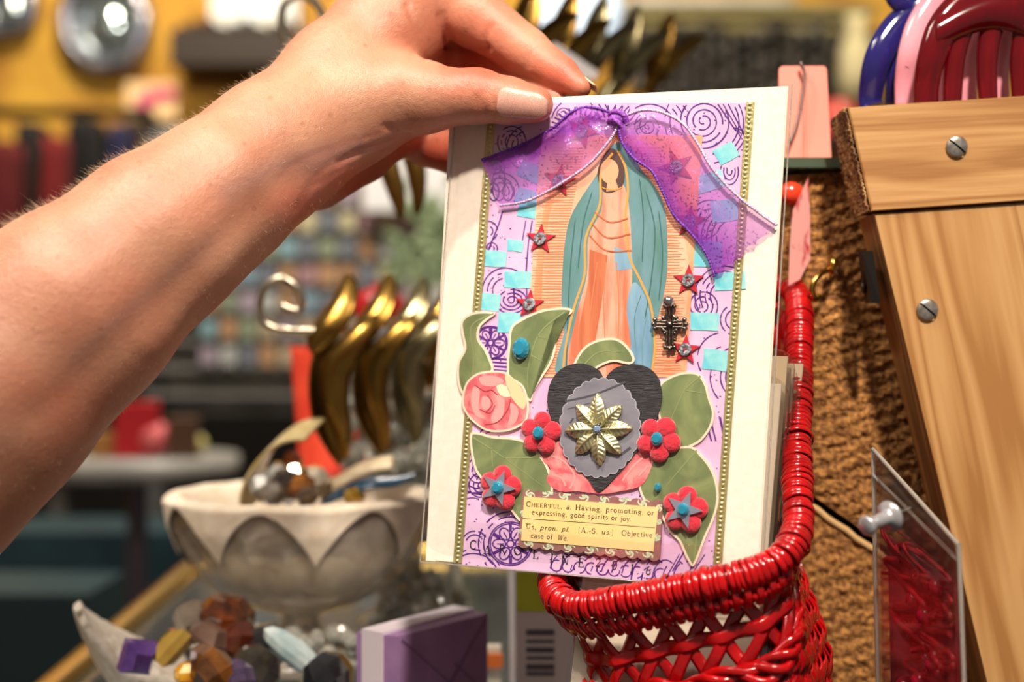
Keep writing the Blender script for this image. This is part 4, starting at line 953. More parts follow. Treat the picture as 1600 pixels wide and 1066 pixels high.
# knotted braid right under the rim
mb = MB()
for ph in (0, PI):
    strand(mb, lambda a: (a, .0088 + .0014 * math.sin(a * 2 * PI * 95 + ph), .004 + .0016 * math.cos(a * 2 * PI * 95 + ph)), 1500, .0016, .8, 6)
for k in range(0, 120):
    a = (k + rb.uniform(-.2, .2)) / 120; strand(mb, lambda t: (a + .0022 * (t - .5), .0052 + .007 * t, .0050 + .0012 * math.sin(PI * t)), 6, .0017, .6, 6)
mb.build('rim_braid', M_red, basket)
# open cane lattice: stakes, crosses and a middle band
mb = MB(); NX = 32
for k in range(NX):
    a = k / NX
    for sg in (-1, 1):
        strand(mb, lambda t: (a + sg * (t - .5) * 1.1 / NX + .4 / NX, .0105 + .0245 * t, .0012 * sg * math.sin(t * PI * 2)), 12, .0025, .22, 6)
strand(mb, lambda t: (t, .0215 + .0003 * math.sin(t * 200), .0005 + .0009 * math.sin(t * 2 * PI * NX)), 700, .0029, .22, 6)
mb.build('open_lattice', M_red2, basket)
# heavy twisted band and lower weave
mb = MB()
for q in range(4):
    strand(mb, lambda a: (a, .0365 + .0026 * math.sin(a * 2 * PI * 17 + q * 1.6) + .0012 * (q - 1.5) + .0012 * math.sin(a * 90 + q), .0030 + .0020 * math.cos(a * 2 * PI * 17 + q * 1.6)), 900, .0018, .6, 6)
mb.build('twisted_band', M_red, basket)
mb = MB()
for row in range(26):
    d0 = .043 + row * .0048
    if d0 > .19: break
    strand(mb, lambda a: (a, d0 + .0012 * math.sin(a * 31 + row * 2) , .0004 + .0012 * math.sin(a * 2 * PI * 36 + PI * (row % 2))), 500, .0034, .2, 6)
for k in range(72):
    a = k / 72; strand(mb, lambda t: (a + .004 * math.sin(t * 3), .042 + .13 * t, -.0002), 12, .0016, .35, 6)
mb.build('woven_wall', M_red2, basket)
# back panel behind the cards up to the high rim
mb = MB()
for k in range(40):
    a = .60 + .38 * k / 39; strand(mb, lambda t: (a, .006 + .20 * t, .0), 10, .0022, .3, 6)
for row in range(14):
    d0 = .012 + row * .0125; strand(mb, lambda a: (.58 + .40 * a, d0, .0012 * math.sin(a * 120 + PI * (row % 2))), 160, .0024, .25, 6)
mb.build('back_panel', M_red2, basket)
mb = MB(); lowb = [wall(k / 60, 1.0 if False else rimR[int(k / 60 * NR)].z - zb - .002) for k in range(60)]
cc = sum(lowb, Vector()) / 60; cc.z = zb + .002
mb.add([Vector((p.x, p.y, zb + .002)) for p in lowb] + [Vector((p.x, p.y, zb)) for p in lowb], [tuple(range(60)), tuple(range(119, 59, -1))] + [(i, (i + 1) % 60, (i + 1) % 60 + 60, i + 60) for i in range(60)])
mb.build('basket_base', M_red2, basket)

# sleeved cards standing in the basket
M_cardw = mat('ivory_card', (240, 226, 204), .7); M_cardk = mat('kraft_card', (222, 200, 164), .7); M_cardb = mat('dark_card_edge', (226, 204, 176), .7)
M_film2 = film_mat('loose_clear_sleeve', gloss=.08, rough=.08)
for i in range(9):
    off = .011 + .0042 * i; base = CP(1196 + 2.0 * i, 935) - CN * off; hgt = .083 + (.004 * ((i * 7) % 4)); wd = .076
    up = (-CVv * .985 + CN * (-.17 - .012 * i)).normalized(); rt = CU; tk = up.cross(rt).normalized()
    org = base - rt * (wd / 2) - up * .045
    root = thing('sleeved_card', org, ['ivory', 'kraft', 'buff'][i % 3] + ' sleeved card in the red basket, ' + ['directly behind the held collage card', 'second behind the held card', 'third behind the held card', 'fourth behind the held card', 'fifth behind the held card', 'sixth behind the held card', 'seventh behind the held card', 'eighth behind the held card', 'rearmost against the woven back'][i], 'greeting card', 'sleeved cards standing in the red basket')
    mb = MB(); a = base - up * .045; P8 = []
    for dz in (0, .0014):
        for (x, y) in ((-wd, 0), (-.003, 0), (-.003, hgt + .045), (-wd, hgt + .045)): P8.append(a + rt * x + up * y + tk * dz)
    mb.hexa(P8); mb.build('card_stock', [M_cardw, M_cardk, M_cardb][i % 3], root)
    mb = MB(); rr = .008; out = []
    hh = hgt + .048
    for (x, y) in [(-wd - .002, -.001), (0, -.001), (0, hh - rr)] + [(-rr + rr * math.cos(t), hh - rr + rr * math.sin(t)) for t in (.4, .8, 1.2, 1.57)] + [(-wd - .002, hh)]:
        out.append(a + rt * x + up * y)
    for dz in (-.0006, .0022): mb.add([p + tk * dz for p in out], [tuple(range(len(out)))])
    n = len(out); mb.add([p + tk * -.0006 for p in out] + [p + tk * .0022 for p in out], [(q, q + 1, n + q + 1, n + q) for q in range(n - 1)])
    mb.build('clear_sleeve', M_film2, root)

# ------------------------------------------------------------ timber display on the right
def wood(name, a, b, c, rot, sc=26, st=(.12, 1, 1), bump=.25, mulv=7.5):
    m = bpy.data.materials.new(name); m.use_nodes = True; nt = m.node_tree; N = nt.nodes; L = nt.links; bs = N['Principled BSDF']
    tc = N.new('ShaderNodeTexCoord'); m0 = N.new('ShaderNodeMapping'); m0.inputs['Rotation'].default_value = rot; mp = N.new('ShaderNodeMapping'); mp.inputs['Scale'].default_value = st
    L.new(tc.outputs['Object'], m0.inputs[0]); L.new(m0.outputs[0], mp.inputs[0])
    n1 = N.new('ShaderNodeTexNoise'); n1.inputs['Scale'].default_value = sc; n1.inputs['Detail'].default_value = 3; n1.inputs['Distortion'].default_value = .6
    n2 = N.new('ShaderNodeTexNoise'); n2.inputs['Scale'].default_value = sc * 14; n2.inputs['Detail'].default_value = 6
    L.new(mp.outputs[0], n1.inputs['Vector']); L.new(mp.outputs[0], n2.inputs['Vector'])
    mul = N.new('ShaderNodeMath'); mul.operation = 'MULTIPLY'; mul.inputs[1].default_value = mulv; L.new(n1.outputs['Fac'], mul.inputs[0])
    fr = N.new('ShaderNodeMath'); fr.operation = 'PINGPONG'; fr.inputs[1].default_value = .5; L.new(mul.outputs[0], fr.inputs[0])
    ad = N.new('ShaderNodeMath'); ad.operation = 'MULTIPLY_ADD'; ad.inputs[1].default_value = .35; L.new(n2.outputs['Fac'], ad.inputs[0]); L.new(fr.outputs[0], ad.inputs[2])
    cr = N.new('ShaderNodeValToRGB'); cr.color_ramp.elements[0].position = .18; cr.color_ramp.elements[0].color = srgb(*a); cr.color_ramp.elements[1].position = .62; cr.color_ramp.elements[1].color = srgb(*c); e = cr.color_ramp.elements.new(.42); e.color = srgb(*b)
    L.new(ad.outputs[0], cr.inputs[0]); L.new(cr.outputs[0], bs.inputs['Base Color']); bs.inputs['Roughness'].default_value = .5
    bp = N.new('ShaderNodeBump'); bp.inputs['Strength'].default_value = bump; bp.inputs['Distance'].default_value = .0006; L.new(n2.outputs['Fac'], bp.inputs['Height']); L.new(bp.outputs[0], bs.inputs['Normal'])
    return m
M_pineH = wood('pine_horizontal', (196, 150, 96), (182, 134, 80), (160, 110, 60), (0, 0.05, 0), 40, (.05, 1, 1))
M_pineV = wood('pine_leaning', (194, 148, 94), (182, 134, 80), (162, 112, 60), (0, math.radians(101), 0), 26, (.05, 1, 1))
M_pineD = wood('pine_shaded_side', (168, 118, 70), (140, 96, 54), (106, 70, 38), (0, math.radians(103), 0), 40, (.05, 1, 1))  # darker copy of the pine: shade put into the side faces' colour
def board(name, poly, Y, depth, m, parent=None, bev=.0007, nudge=(0, 0)):
    """front outline at distance Y, carried straight back by depth, edges eased"""
    f = [W(x, y, Y) for x, y in poly]; n = len(f)
    cx = sum(f, Vector()) / n
    ins = [p + (cx - p).normalized() * bev for p in f]; mb = MB()
    mid = [p + Vector((0, bev, 0)) for p in f]; bk = [p + Vector((nudge[0], depth, nudge[1])) for p in f]
    mb.add(ins, [tuple(range(n))]); 
    mb.add(ins + mid, [(i, i + n, (i + 1) % n + n, (i + 1) % n) for i in range(n)]); mb.add(mid + bk, [(i, i + n, (i + 1) % n + n, (i + 1) % n) for i in range(n)], 1); mb.add(bk, [tuple(range(n))[::-1]], 1)
    return mb.build(name, m if isinstance(m, list) else [m, m], parent)
# the wall post the boards hang on; upright plank and crosswise rail
rail = thing('wooden_rail', W(1500, 328, .61), 'pale pine rail across the top of the timber stand, hair claws standing above it', 'board')
def rough_end(mb):
    def fn(u, v):
        # the sawn end of the rail, u from front to back, v from top to bottom
        x = 1325 + (1362 - 1325) * v; y = 168 + (330 - 168) * v; p = W(x, y, .60)
        return p + Vector((-.0004 - .0022 * abs(noise.noise((u * 5 + v * 9, v * 40, 0))) - .0004 * abs(math.sin((v * 23 + u * 6) * PI)), .0006 + .026 * u, -.001 * u))
    mb.slab(fn, 20, 120, .0006)
board('rail_board', [(1325, 168), (1640, 147), (1650, 310), (1362, 330)], .60, .026, [M_pineH, M_pineD], rail)
mb = MB(); rough_end(mb); mb.build('sawn_end', wood('end_grain', (206, 164, 108), (150, 104, 60), (84, 54, 30), (0, .6, 0), 60, (1, 1, .3), .8), rail)
post = thing('wooden_post', W(1600, 1090, .615), 'broad pale pine plank leaning below the rail, clear packet pinned to its edge', 'board')
board('plank', [(1366, 334), (1690, 309), (1760, 1150), (1562, 1150)], .602, .026, [M_pineV, M_pineD], post)
M_screw = mat('screw_steel', (190, 186, 178), .35, .8, rgb2=(140, 132, 124), nscale=300); M_slot = mat('screw_slot', (50, 44, 40), .6)
def screw(px, py, Y, lab, r=.0046):
    c = W(px, py, Y); Rm = Matrix.Rotation(PI / 2, 3, 'X'); Rm = Matrix(((1, 0, 0), (0, 0, -1), (0, 1, 0)))
    root = thing('screw', c, lab, 'screw')
    mb = MB(); R2 = Matrix(((1, 0, 0), (0, 0, -1), (0, 1, 0)))
    for sd in (-1, 1):
        vs = []; prof = [(1, 0), (.98, .10), (.85, .19), (.5, .25), (.0, .27)]
        for a, z in prof:
            for q in range(13):
                t = PI * q / 12; x = a * r * math.cos(t); y = max(.00045, a * r * math.sin(t)) * sd + 0; vs.append((x, y, z * r))
        ang = -.7; ca, sa = math.cos(ang), math.sin(ang)
        vs = [c + Vector((x * ca - y * sa, -z, x * sa + y * ca)) for x, y, z in vs]
        mb.add(vs, [(i * 13 + j, i * 13 + j + 1, (i + 1) * 13 + j + 1, (i + 1) * 13 + j) for i in range(4) for j in range(12)], 0, True)
    mb.build('screw_head', M_screw, root)
    mb = MB(); mb.ball(c, (r * .9, .0005, r * .9), 12); mb.build('slot', M_slot, root)
screw(1495, 229, .5992, 'bright slotted screw head in the horizontal pine rail'); screw(1449, 484, .6012, 'dull grey slotted screw head in the leaning pine plank')
# mark where the dark keyhole bracket sits on the plank's edge
br = thing('hanging_bracket', W(1372, 470, .625), 'dark metal keyhole bracket let into the plank edge below the rail', 'bracket')
mb = MB()
def bp_(x, y, Y): return W(x, y, Y)
mb.tube([bp_(1362, 400, .608), bp_(1366, 440, .606), bp_(1373, 470, .607)], .0016, 6, flat=.5); mb.tube([bp_(1345, 395, .622), bp_(1350, 440, .622), bp_(1358, 470, .622)], .0016, 6, flat=.5)
mb.tube([bp_(1350, 432, .618) + Vector((0, 0, 0)) + Vector((.0006 * math.cos(a), .005 * math.cos(a), .007 * math.sin(a))) for a in [2 * PI * i / 20 for i in range(20)]], .0009, 6, closed=True)
mb.build('bracket_plate', mat('dark_bracket_metal', (52, 46, 42), .35, .9), br)
mb = MB(); mb.hexa([bp_(1346, 392, .606), bp_(1364, 392, .604), bp_(1376, 474, .604), bp_(1362, 474, .606), bp_(1340, 392, .622), bp_(1350, 392, .622), bp_(1360, 474, .622), bp_(1352, 474, .622)])
mb.build('recess', mat('recess_shadow_metal', (38, 34, 32), .5, .6), br)

# rough-sawn boards behind
def sawn(name, poly, Y, depth, lab, seed, nu=240, nv=300):
    m = mat(name + '_wood', (196, 138, 70), .8, rgb2=(112, 68, 32), nscale=420, contrast=(.34, .62), bump=1.0, bscale=900, bstretch=(1, 1, 1.4))
    c = poly; mb = MB()
    def fn(u, v):
        x = (c[0][0] + (c[1][0] - c[0][0]) * u) * (1 - v) + (c[3][0] + (c[2][0] - c[3][0]) * u) * v; y = (c[0][1] + (c[1][1] - c[0][1]) * u) * (1 - v) + (c[3][1] + (c[2][1] - c[3][1]) * u) * v
        p = W(x, y, Y); s = (x * .35 + y) * .042
        q = noise.noise((p.x * 260, p.z * 420, seed)) * .5 + noise.noise((p.x * 620 - p.z * 200, p.z * 900, seed + 3)) * .40 + noise.noise((p.x * 70, p.z * 60, seed)) * .6 + .22 * math.sin(s * 6.3 + 2 * noise.noise((x * .03, y * .02, seed)))
        e = min(1, min(u, 1 - u) * 25) * min(1, min(v, 1 - v) * 40)
        return p + Vector((0, -.0021 * q * (.3 + .7 * e) + .0012 * (1 - e), 0))
    mb.grid(fn, nu, nv, 0, True)
    f = [W(x, y, Y + .0016) for x, y in c]; b = [p + Vector((0, depth, 0)) for p in f]
    mb.add(f + b, [(0, 1, 5, 4), (1, 2, 6, 5), (2, 3, 7, 6), (3, 0, 4, 7), (7, 6, 5, 4)])
    if seed > 5: mb.tube([W(c[0][0] + (c[1][0] - c[0][0]) * t / 30, c[0][1] + (c[1][1] - c[0][1]) * t / 30 + 3 * noise.noise((t * .7, 1, 2)), Y) for t in range(31)], .0016, 6, mi=1)
    return tag(mb.build(name, [m, mat('pale_board_edge', (206, 166, 112), .8)]), lab, 'board')
sawn('rough_sawn_board', [(1222, 274), (1640, 250), (1640, 1035), (1222, 740)], .642, .03, 'rough sawn brown board standing behind the red basket rim', 1.0)
sawn('rough_sawn_board', [(1200, 745), (1660, 1065), (1660, 1200), (1200, 1180)], .645, .03, 'lower rough sawn board below the diagonal crack', 9.0, 120, 150)

mb = MB(); mb.hexa([W(1190, 1190, .69), W(1680, 1190, .69), W(1680, 1190, .70), W(1190, 1190, .70), W(1190, 276, .69), W(1680, 250, .69), W(1680, 250, .70), W(1190, 276, .70)]); tag(mb.build('crack_shade_sheet', mat('crack_shade_black', (44, 32, 24), .8)), 'dark sheet added as shade in the crack between rough sawn boards', 'board')  # dark sheet added behind the boards to stand in for shade in the crack
# glass shelf with a pink tag holder
M_glass = mat('shelf_glass', (96, 112, 92), .08, trans=.4, coat=.5)
mb = MB(); p = W(1275, 256, .640); mb.box((p.x + .03, p.y + .045, p.z + .0), (.145, .10, .0045))
tag(mb.build('glass_shelf', M_glass), 'thick green edged glass shelf resting on the rough boards', 'shelf')
M_pink = mat('salmon_plastic', (250, 158, 140), .45, rgb2=(246, 148, 132), nscale=20)
tg = thing('display_tag', W(1262, 250, .66), 'salmon pink earring card standing upright on the glass shelf with a thin chain', 'display card')
mb = MB(); o2 = []
for (x, y, cx_, cy_) in ((1217, 108, 1, 1), (1292, 108, -1, 1)):
    for t in range(5):
        a = math.radians(90 * t / 4); 
        if cx_ == 1: o2.append((x + 7 - 7 * math.cos(a), y - 5 + 7 - 7 * math.sin(a)))
        else: o2.append((x - 7 + 7 * math.sin(a), y - 5 + 7 - 7 * math.cos(a)))
o2 += [(1299, 252), (1216, 252)]
def Wt(x, y, h): return W(x, y, .655 - h)
prism(mb, o2, 0, .0012, P=Wt); mb.tube([W(1256, 130, .6535), W(1258, 250, .6535)], .0008, 6); mb.build('card_panel', M_pink, tg)
ch = [(1252, 100), (1258, 118), (1254, 150), (1250, 175), (1243, 200), (1234, 222)]
mb = MB(); chp = smooth_path([tuple(W(x, y, .650)) for x, y in ch], 8)
for i in range(0, len(chp)):
    mb.ball(chp[i], (.0009, .0009, .0013), 8)
mb.tube(chp, .0004, 5)
tagc = mb.build('chain', mat('grey_chain', (132, 112, 108), .3, .8), tg)

# brass cup hook, patterned swing tag and bead between card and boards
M_brass = mat('brass', (190, 150, 74), .25, 1.0)
hk = thing('cup_hook', W(1296, 432, .652), 'brass cup hook screwed into the rough sawn board', 'hook')
mb = MB(); mb.lathe([(.0001, -.0005), (.0045, -.0005), (.005, 0), (.0035, .0012), (.0012, .0016), (.0001, .0016)], W(1299, 416, .632), 18, M=Matrix(((0, 0, -1), (0.25, .97, 0), (.97, -.25, 0)))); mb.build('collar', M_brass, hk)
mb = MB(); mb.tube(smooth_path([tuple(W(x, y, Y)) for x, y, Y in ((1308, 411, .640), (1296, 420, .630), (1282, 428, .624), (1272, 440, .622), (1269, 454, .622), (1273, 468, .624), (1279, 462, .626))], 6), .0013, 10); mb.build('hook_arm', M_brass, hk)
M_ptag = mat('pink_patterned_paper', (236, 166, 160), .6, rgb2=(190, 44, 60), nscale=110, contrast=(.50, .58), stretch=(1, 1, .5))
mb = MB(); prism(mb, [(1263, 277), (1252, 300), (1238, 330), (1234, 384), (1232, 446), (1250, 437), (1266, 405), (1266, 340)], 0, .0008, P=lambda x, y, h: W(x, y, .632 - h + (x - 1250) * .0002)); tag(mb.build('swing_tag', M_ptag), 'pink tag with red pattern hanging behind the held card edge', 'tag')
mb = MB(); mb.ball(W(1236, 302, .635), (.0058, .0045, .0052), 16); mb.ball(W(1228, 304, .636), (.003, .003, .003), 12); tag(mb.build('red_bead', mat('orange_red_plastic', (232, 64, 36), .2, coat=.6)), 'orange red bead peeking out beside the held card', 'bead')

# ------------------------------------------------------------ hair claws above the rail
def plastic(name, c, c2, tr):
    m = mat(name, c, .12, rgb2=c2, nscale=30, coat=.7, trans=tr, ior=1.45); return m
def claw(name, mats, lab, Y, outer, tines, band_r, tine_r, teeth=True, z0=157):
    base = W(outer[-1][0], z0, Y); root = thing(name, base, lab, 'hair clip', None)
    mb = MB(); pts = smooth_path([tuple(W(x, y, Y + dy)) for x, y, dy in outer], 8); n = len(pts)
    mb.tube(pts, [band_r * (1 + .15 * math.sin(i / n * 5)) for i in range(n)], 16, flat=1.9); mb.build('claw_frame', mats, root)
    for tn in tines:
        mb = MB(); pts = smooth_path([tuple(W(x, y, Y + dy)) for x, y, dy in tn], 6); n = len(pts)
        mb.tube(pts, [tine_r * (1.15 - .35 * abs(i / n - .1)) for i in range(n)], 14, flat=1.6)
        if teeth:
            for f in (.45, .62, .8):
                p = Vector(pts[int(f * (n - 1))]); mb.tube([p, p + Vector((.0035, -.002, .0012))], [.0011, .0003], 6)
        mb.build('tine', mats, root)
    return root
Yc = .625
M_purp = plastic('purple_plastic', (34, 30, 106), (54, 46, 132), .3); M_pk = plastic('pink_plastic', (244, 150, 168), (250, 178, 190), .05); M_rd = plastic('red_clear_plastic', (150, 8, 28), (110, 4, 18), .6)
pc = claw('hair_claw', M_purp, 'glossy purple plastic hair claw, leftmost of those above the rail', Yc + .02,
     [(1472, -30, .0), (1440, 12, 0), (1400, 46, -.002), (1372, 92, -.004), (1360, 150, 0), (1362, 165, 0)],
     [[(1462, 5, .004), (1425, 50, .0), (1400, 105, 0), (1394, 163, .002)], [(1478, 20, .004), (1448, 70, .0), (1430, 115, 0), (1426, 163, .002)], [(1390, -30, -.002), (1402, 4, -.003), (1440, 20, 0)]], .0033, .0024, False)
pk = claw('hair_claw', M_pk, 'opaque pink plastic hair claw standing behind the clear red one', Yc + .004,
     [(1506, -30, .0), (1468, -2, 0), (1440, 38, -.002), (1424, 82, -.003), (1416, 126, 0), (1415, 163, .001)],
     [[(1500, 10, .0), (1474, 60, .0), (1466, 110, 0), (1466, 162, .0)], [(1530, 20, .0), (1518, 70, .0), (1512, 110, 0), (1514, 162, .0)], [(1576, 20, .0), (1568, 70, .0), (1562, 110, 0), (1564, 162, .0)], [(1622, 20, .0), (1616, 70, .0), (1610, 110, 0), (1612, 162, .0)]], .0030, .0028)
rd = claw('hair_claw', M_rd, 'clear dark red plastic hair claw, nearest one above the rail', Yc - .012,
     [(1640, -24, .0), (1570, -20, 0), (1512, 4, 0), (1474, 44, -.002), (1456, 90, -.003), (1448, 130, 0), (1447, 160, .001)],
     [[(1530, 10, .0), (1506, 40, .0), (1492, 90, 0), (1488, 158, .0)], [(1566, 5, .0), (1548, 50, .0), (1542, 100, 0), (1544, 158, .0)], [(1606, 5, .0), (1600, 50, .0), (1594, 100, 0), (1596, 158, .0)]], .0034, .0030, False)
# cross web of the red claw, with slots left between the tines
mb = MB()
def webf(u, v):
    x = 1462 + (1660 - 1462) * u; top = 0 - 26 * math.sin(PI * u * .6) ; bot = 78 - 34 * math.sin(PI * min(1, u * 1.1)) ; y = (top + 26 * (1 - u) ** 3) * (1 - v) + bot * v
    return W(x, y, Yc - .014 - .004 * math.sin(PI * v))
mb.slab(webf, 30, 10, .003); mb.build('web', M_rd, rd)
for f in (0,):
    mb = MB(); write(mb, 'MADE IN', (1420, 104), (1434, 60), 8, 0, 0, P=lambda x, y, h: W(x, y, Yc - .0010 - h)); 
    mb.build('raised_lettering', M_pk, pk)

# ------------------------------------------------------------ clear packet on a push pin
M_bag = film_mat('packet_film', (238, 236, 236), gloss=.07, rough=.2)
TLp, TRp, BRp, BLp = (1364, 702, .566), (1498, 852, .498), (1508, 1110, .498), (1372, 1110, .566)
def bag(u, v, off=0.0):
    a = [TLp[i] + (TRp[i] - TLp[i]) * u for i in range(3)]; b = [BLp[i] + (BRp[i] - BLp[i]) * u for i in range(3)]
    q = [a[i] + (b[i] - a[i]) * v for i in range(3)]; p = W(*q)
    e = min(1, min(u, 1 - u) * 7) * min(1, v * 5); return p + Vector((-.7, -.5, 0)) * (off * e) + Vector((-.7, -.5, 0)) * .0012 * noise.noise((u * 4, v * 5, off * 900)) * e
pack = thing('clear_packet', bag(.5, 1), 'clear plastic packet of red trinkets pinned to the edge of the leaning plank', 'packet')
mb = MB(); mb.grid(lambda u, v: bag(u, v, .004), 30, 40); mb.grid(lambda u, v: bag(u, v, -.004), 30, 40); mb.build('packet_film', M_bag, pack)
mb = MB()
for a, b in (((0, 0), (1, 0)), ((1, 0), (1, 1)), ((0, 0), (0, 1)), ((0, .10), (1, .10))):
    mb.tube([bag(a[0] + (b[0] - a[0]) * t / 20, a[1] + (b[1] - a[1]) * t / 20) for t in range(21)], .0009, 7)
mb.build('packet_seam', M_seam, pack)
M_rt = mat('red_thread', (168, 20, 34), .45, rgb2=(110, 8, 20), nscale=200, coat=.3); rq = random.Random(8)
mb = MB()
for k in range(22):
    u0, v0 = rq.uniform(.25, .8), rq.uniform(.25, .95); pts = []
    for t in range(7): pts.append(tuple(bag(max(.1, min(.9, u0 + .22 * math.sin(t * 1.1 + k))), max(.24, min(1, v0 + (t - 3) * .035)), rq.uniform(-.002, .002))))
    mb.tube(smooth_path(pts, 4), rq.uniform(.0006, .0014), 6)
mb.build('red_thread', M_rt, pack)
mb = MB()
for k in range(9): mb.ball(bag(rq.uniform(.3, .75), rq.uniform(.3, .95), 0), rq.uniform(.0022, .0045), 10)
mb.build('red_bauble', mat('dark_red_bauble', (128, 10, 34), .12, coat=.8), pack)
mb = MB(); mb.slab(lambda u, v: bag(.12 + .78 * u, .30 + .7 * v, -.0028), 12, 16, .0006); mb.build('backing_card', mat('dusky_pink_card', (168, 74, 82), .6, rgb2=(120, 30, 44), nscale=40, contrast=(.4, .6)), pack)
M_pin = mat('silver_pin', (196, 196, 200), .28, .6)
pn = thing('push_pin', W(1400, 800, .50), 'silver push pin holding the clear packet to the plank', 'push pin')
a = W(1352, 823, .487); b = W(1432, 790, .503); ax = (b - a).normalized(); ux = ax.orthogonal().normalized(); Mp = Matrix((ux, ax.cross(ux), ax)).transposed(); Lp = (b - a).length
mb = MB(); mb.lathe([(.0001, 0), (.0030, 0), (.0035, .0005), (.0035, .0018), (.0026, .0026), (.0024, .006), (.0026, .0105), (.0034, .0118), (.0054, .0124), (.0056, .0132), (.0040, .0140), (.0001, .0142)], a, 24, M=Mp); mb.build('pin_grip', M_pin, pn)
mb = MB(); mb.tube([a + ax * .0145, a + ax * .0245], [.0006, .0003], 6); mb.build('needle', M_screw, pn)

# ------------------------------------------------------------ counter and tray the trinkets stand on
TZ = 1.165
mb = MB(); mb.box((-.108, .93, TZ - .037), (.305, .72, .056)); mb.box((-.108, .95, (TZ - .065) / 2), (.27, .66, TZ - .065), mi=1)
tag(mb.build('display_counter', [mat('dark_stained_wood', (58, 42, 34), .5, rgb2=(40, 28, 22), nscale=20, stretch=(.2, 1, 1)), mat('dark_cabinet', (34, 30, 32), .6)]), 'dark counter carrying the trinkets and glass bowl', 'counter')
tr = thing('mirror_tray', (-.07, .90, TZ - .0045), 'gold rimmed mirrored tray lying under the shells and glass bowl', 'tray')
M_goldl = mat('gold_leafed_rim', (214, 176, 92), .25, .9)
mb = MB()
for (a, b) in (((-.237, .60), (-.262, 1.22)), ((-.262, 1.22), (.04, 1.22)), ((.04, 1.22), (.04, .60)), ((.04, .60), (-.237, .60))):
    mb.tube([Vector((a[0], a[1], TZ + .001)), Vector((b[0], b[1], TZ + .001))], .0085, 12)
mb.build('tray_rim', M_goldl, tr)
mb = MB(); mb.hexa([(-.235, .60, TZ - .0045), (.038, .60, TZ - .0045), (.038, 1.22, TZ - .0045), (-.26, 1.22, TZ - .0045), (-.235, .60, TZ - .0005), (.038, .60, TZ - .0005), (.038, 1.22, TZ - .0005), (-.26, 1.22, TZ - .0005)])
mb.build('mirror_panel', mat('tray_mirror', (150, 160, 166), .12, .9), tr)

# pressed glass bowl on a foot, lined with a pointed white napkin
BC = W(470, 533, .80); BC.z = TZ; RB = .071; RZ = CAMZ - .0865
bowl = thing('glass_bowl', BC, 'footed pressed glass bowl lined with white pointed cloth, heaped with trinkets', 'bowl')
M_bglass = mat('pressed_glass', (240, 228, 208), .10, rgb2=(204, 188, 168), nscale=30, contrast=(.38, .66), trans=.6, bump=1.0, bscale=160, coat=1.0, spec=.9)
prof = [(.030, 0), (.034, .004), (.030, .010), (.016, .018), (.010, .026), (.013, .032), (.030, .038), (.050, .050), (.062, .066), (.069, .084), (.071, RZ - TZ - .001), (.067, RZ - TZ - .001), (.058, .066), (.044, .052), (.02, .042), (.0001, .040)]
mb = MB(); mb.lathe(smooth_path(prof, 3), BC, 84, f=lambda a, z: 1 + (.035 * abs(math.sin(6 * a + z * 30)) * (1 if z > .034 else .6) + .012 * math.sin(24 * a + z * 180)) * max(0, 1 - max(0, z - .09) / .01))
mb.build('bowl_body', M_bglass, bowl)
def outer_r(z):
    P_ = prof[:11]
    for (r0, z0), (r1, z1) in zip(P_, P_[1:]):
        if z0 <= z <= z1: return r0 + (r1 - r0) * (z - z0) / (z1 - z0)
    return P_[-1][0]
M_cloth = mat('white_napkin', (240, 226, 204), .85, rgb2=(226, 206, 180), nscale=120, bump=.3, bscale=900)
NP = 8
def nap(u, v):
    a = 2 * PI * u - .13; ph = (u * NP) % 1; tri = 1 - abs(2 * ph - 1); dz = .0015 + .0285 * tri ** 1.7
    if v < .72:
        t = v / .72; z = RZ - TZ - .0005 - dz * (1 - t); r = outer_r(z) * 1.045 + .0012
    elif v < .84:
        t = (v - .72) / .12; z = RZ - TZ + .0018 * math.sin(PI * t); r = .0745 - .009 * t
    else:
        t = (v - .84) / .16; z = RZ - TZ - .026 * t; r = .0655 - .010 * t
    return BC + Vector((r * math.cos(a), r * math.sin(a), z + .0006 * noise.noise((a * 4, v * 6, 2))))
mb = MB(); mb.slab(nap, 192, 26, .0012); mb.build('napkin', M_cloth, bowl)

# faceted stones
def stone(mb, c, r, n=6, seed=0, flat=1.0, M=None):
    q = random.Random(seed); M = M or Matrix.Rotation(q.uniform(0, 3), 3, (q.uniform(-1, 1), q.uniform(-1, 1), 1))
    prof = [(.0001, 1), (.55, .95), (1, .35), (1, -.35), (.55, -.95), (.0001, -1)]; vs = []
    for (a, z) in prof:
        for j in range(n):
            t = 2 * PI * j / n; vs.append(Vector(c) + M @ Vector((a * r * math.cos(t), a * r * math.sin(t), z * r * flat)))
    mb.add(vs, [(i * n + j, (i + 1) * n + j, (i + 1) * n + (j + 1) % n, i * n + (j + 1) % n) for i in range(5) for j in range(n)], 0, False)
def gemstone(name, px, py, Y, r, c, c2, lab, n=6, flat=.8, seed=1, metal=.0, tr=.2, grp=None, cat='gemstone'):
    mb = MB(); p = W(px, py, Y); stone(mb, p, r, n, seed, flat)
    return tag(mb.build(name, mat(name + '_mat', c, .10, rgb2=c2, nscale=90, coat=1.0, metal=metal, trans=tr)), lab, cat, grp)
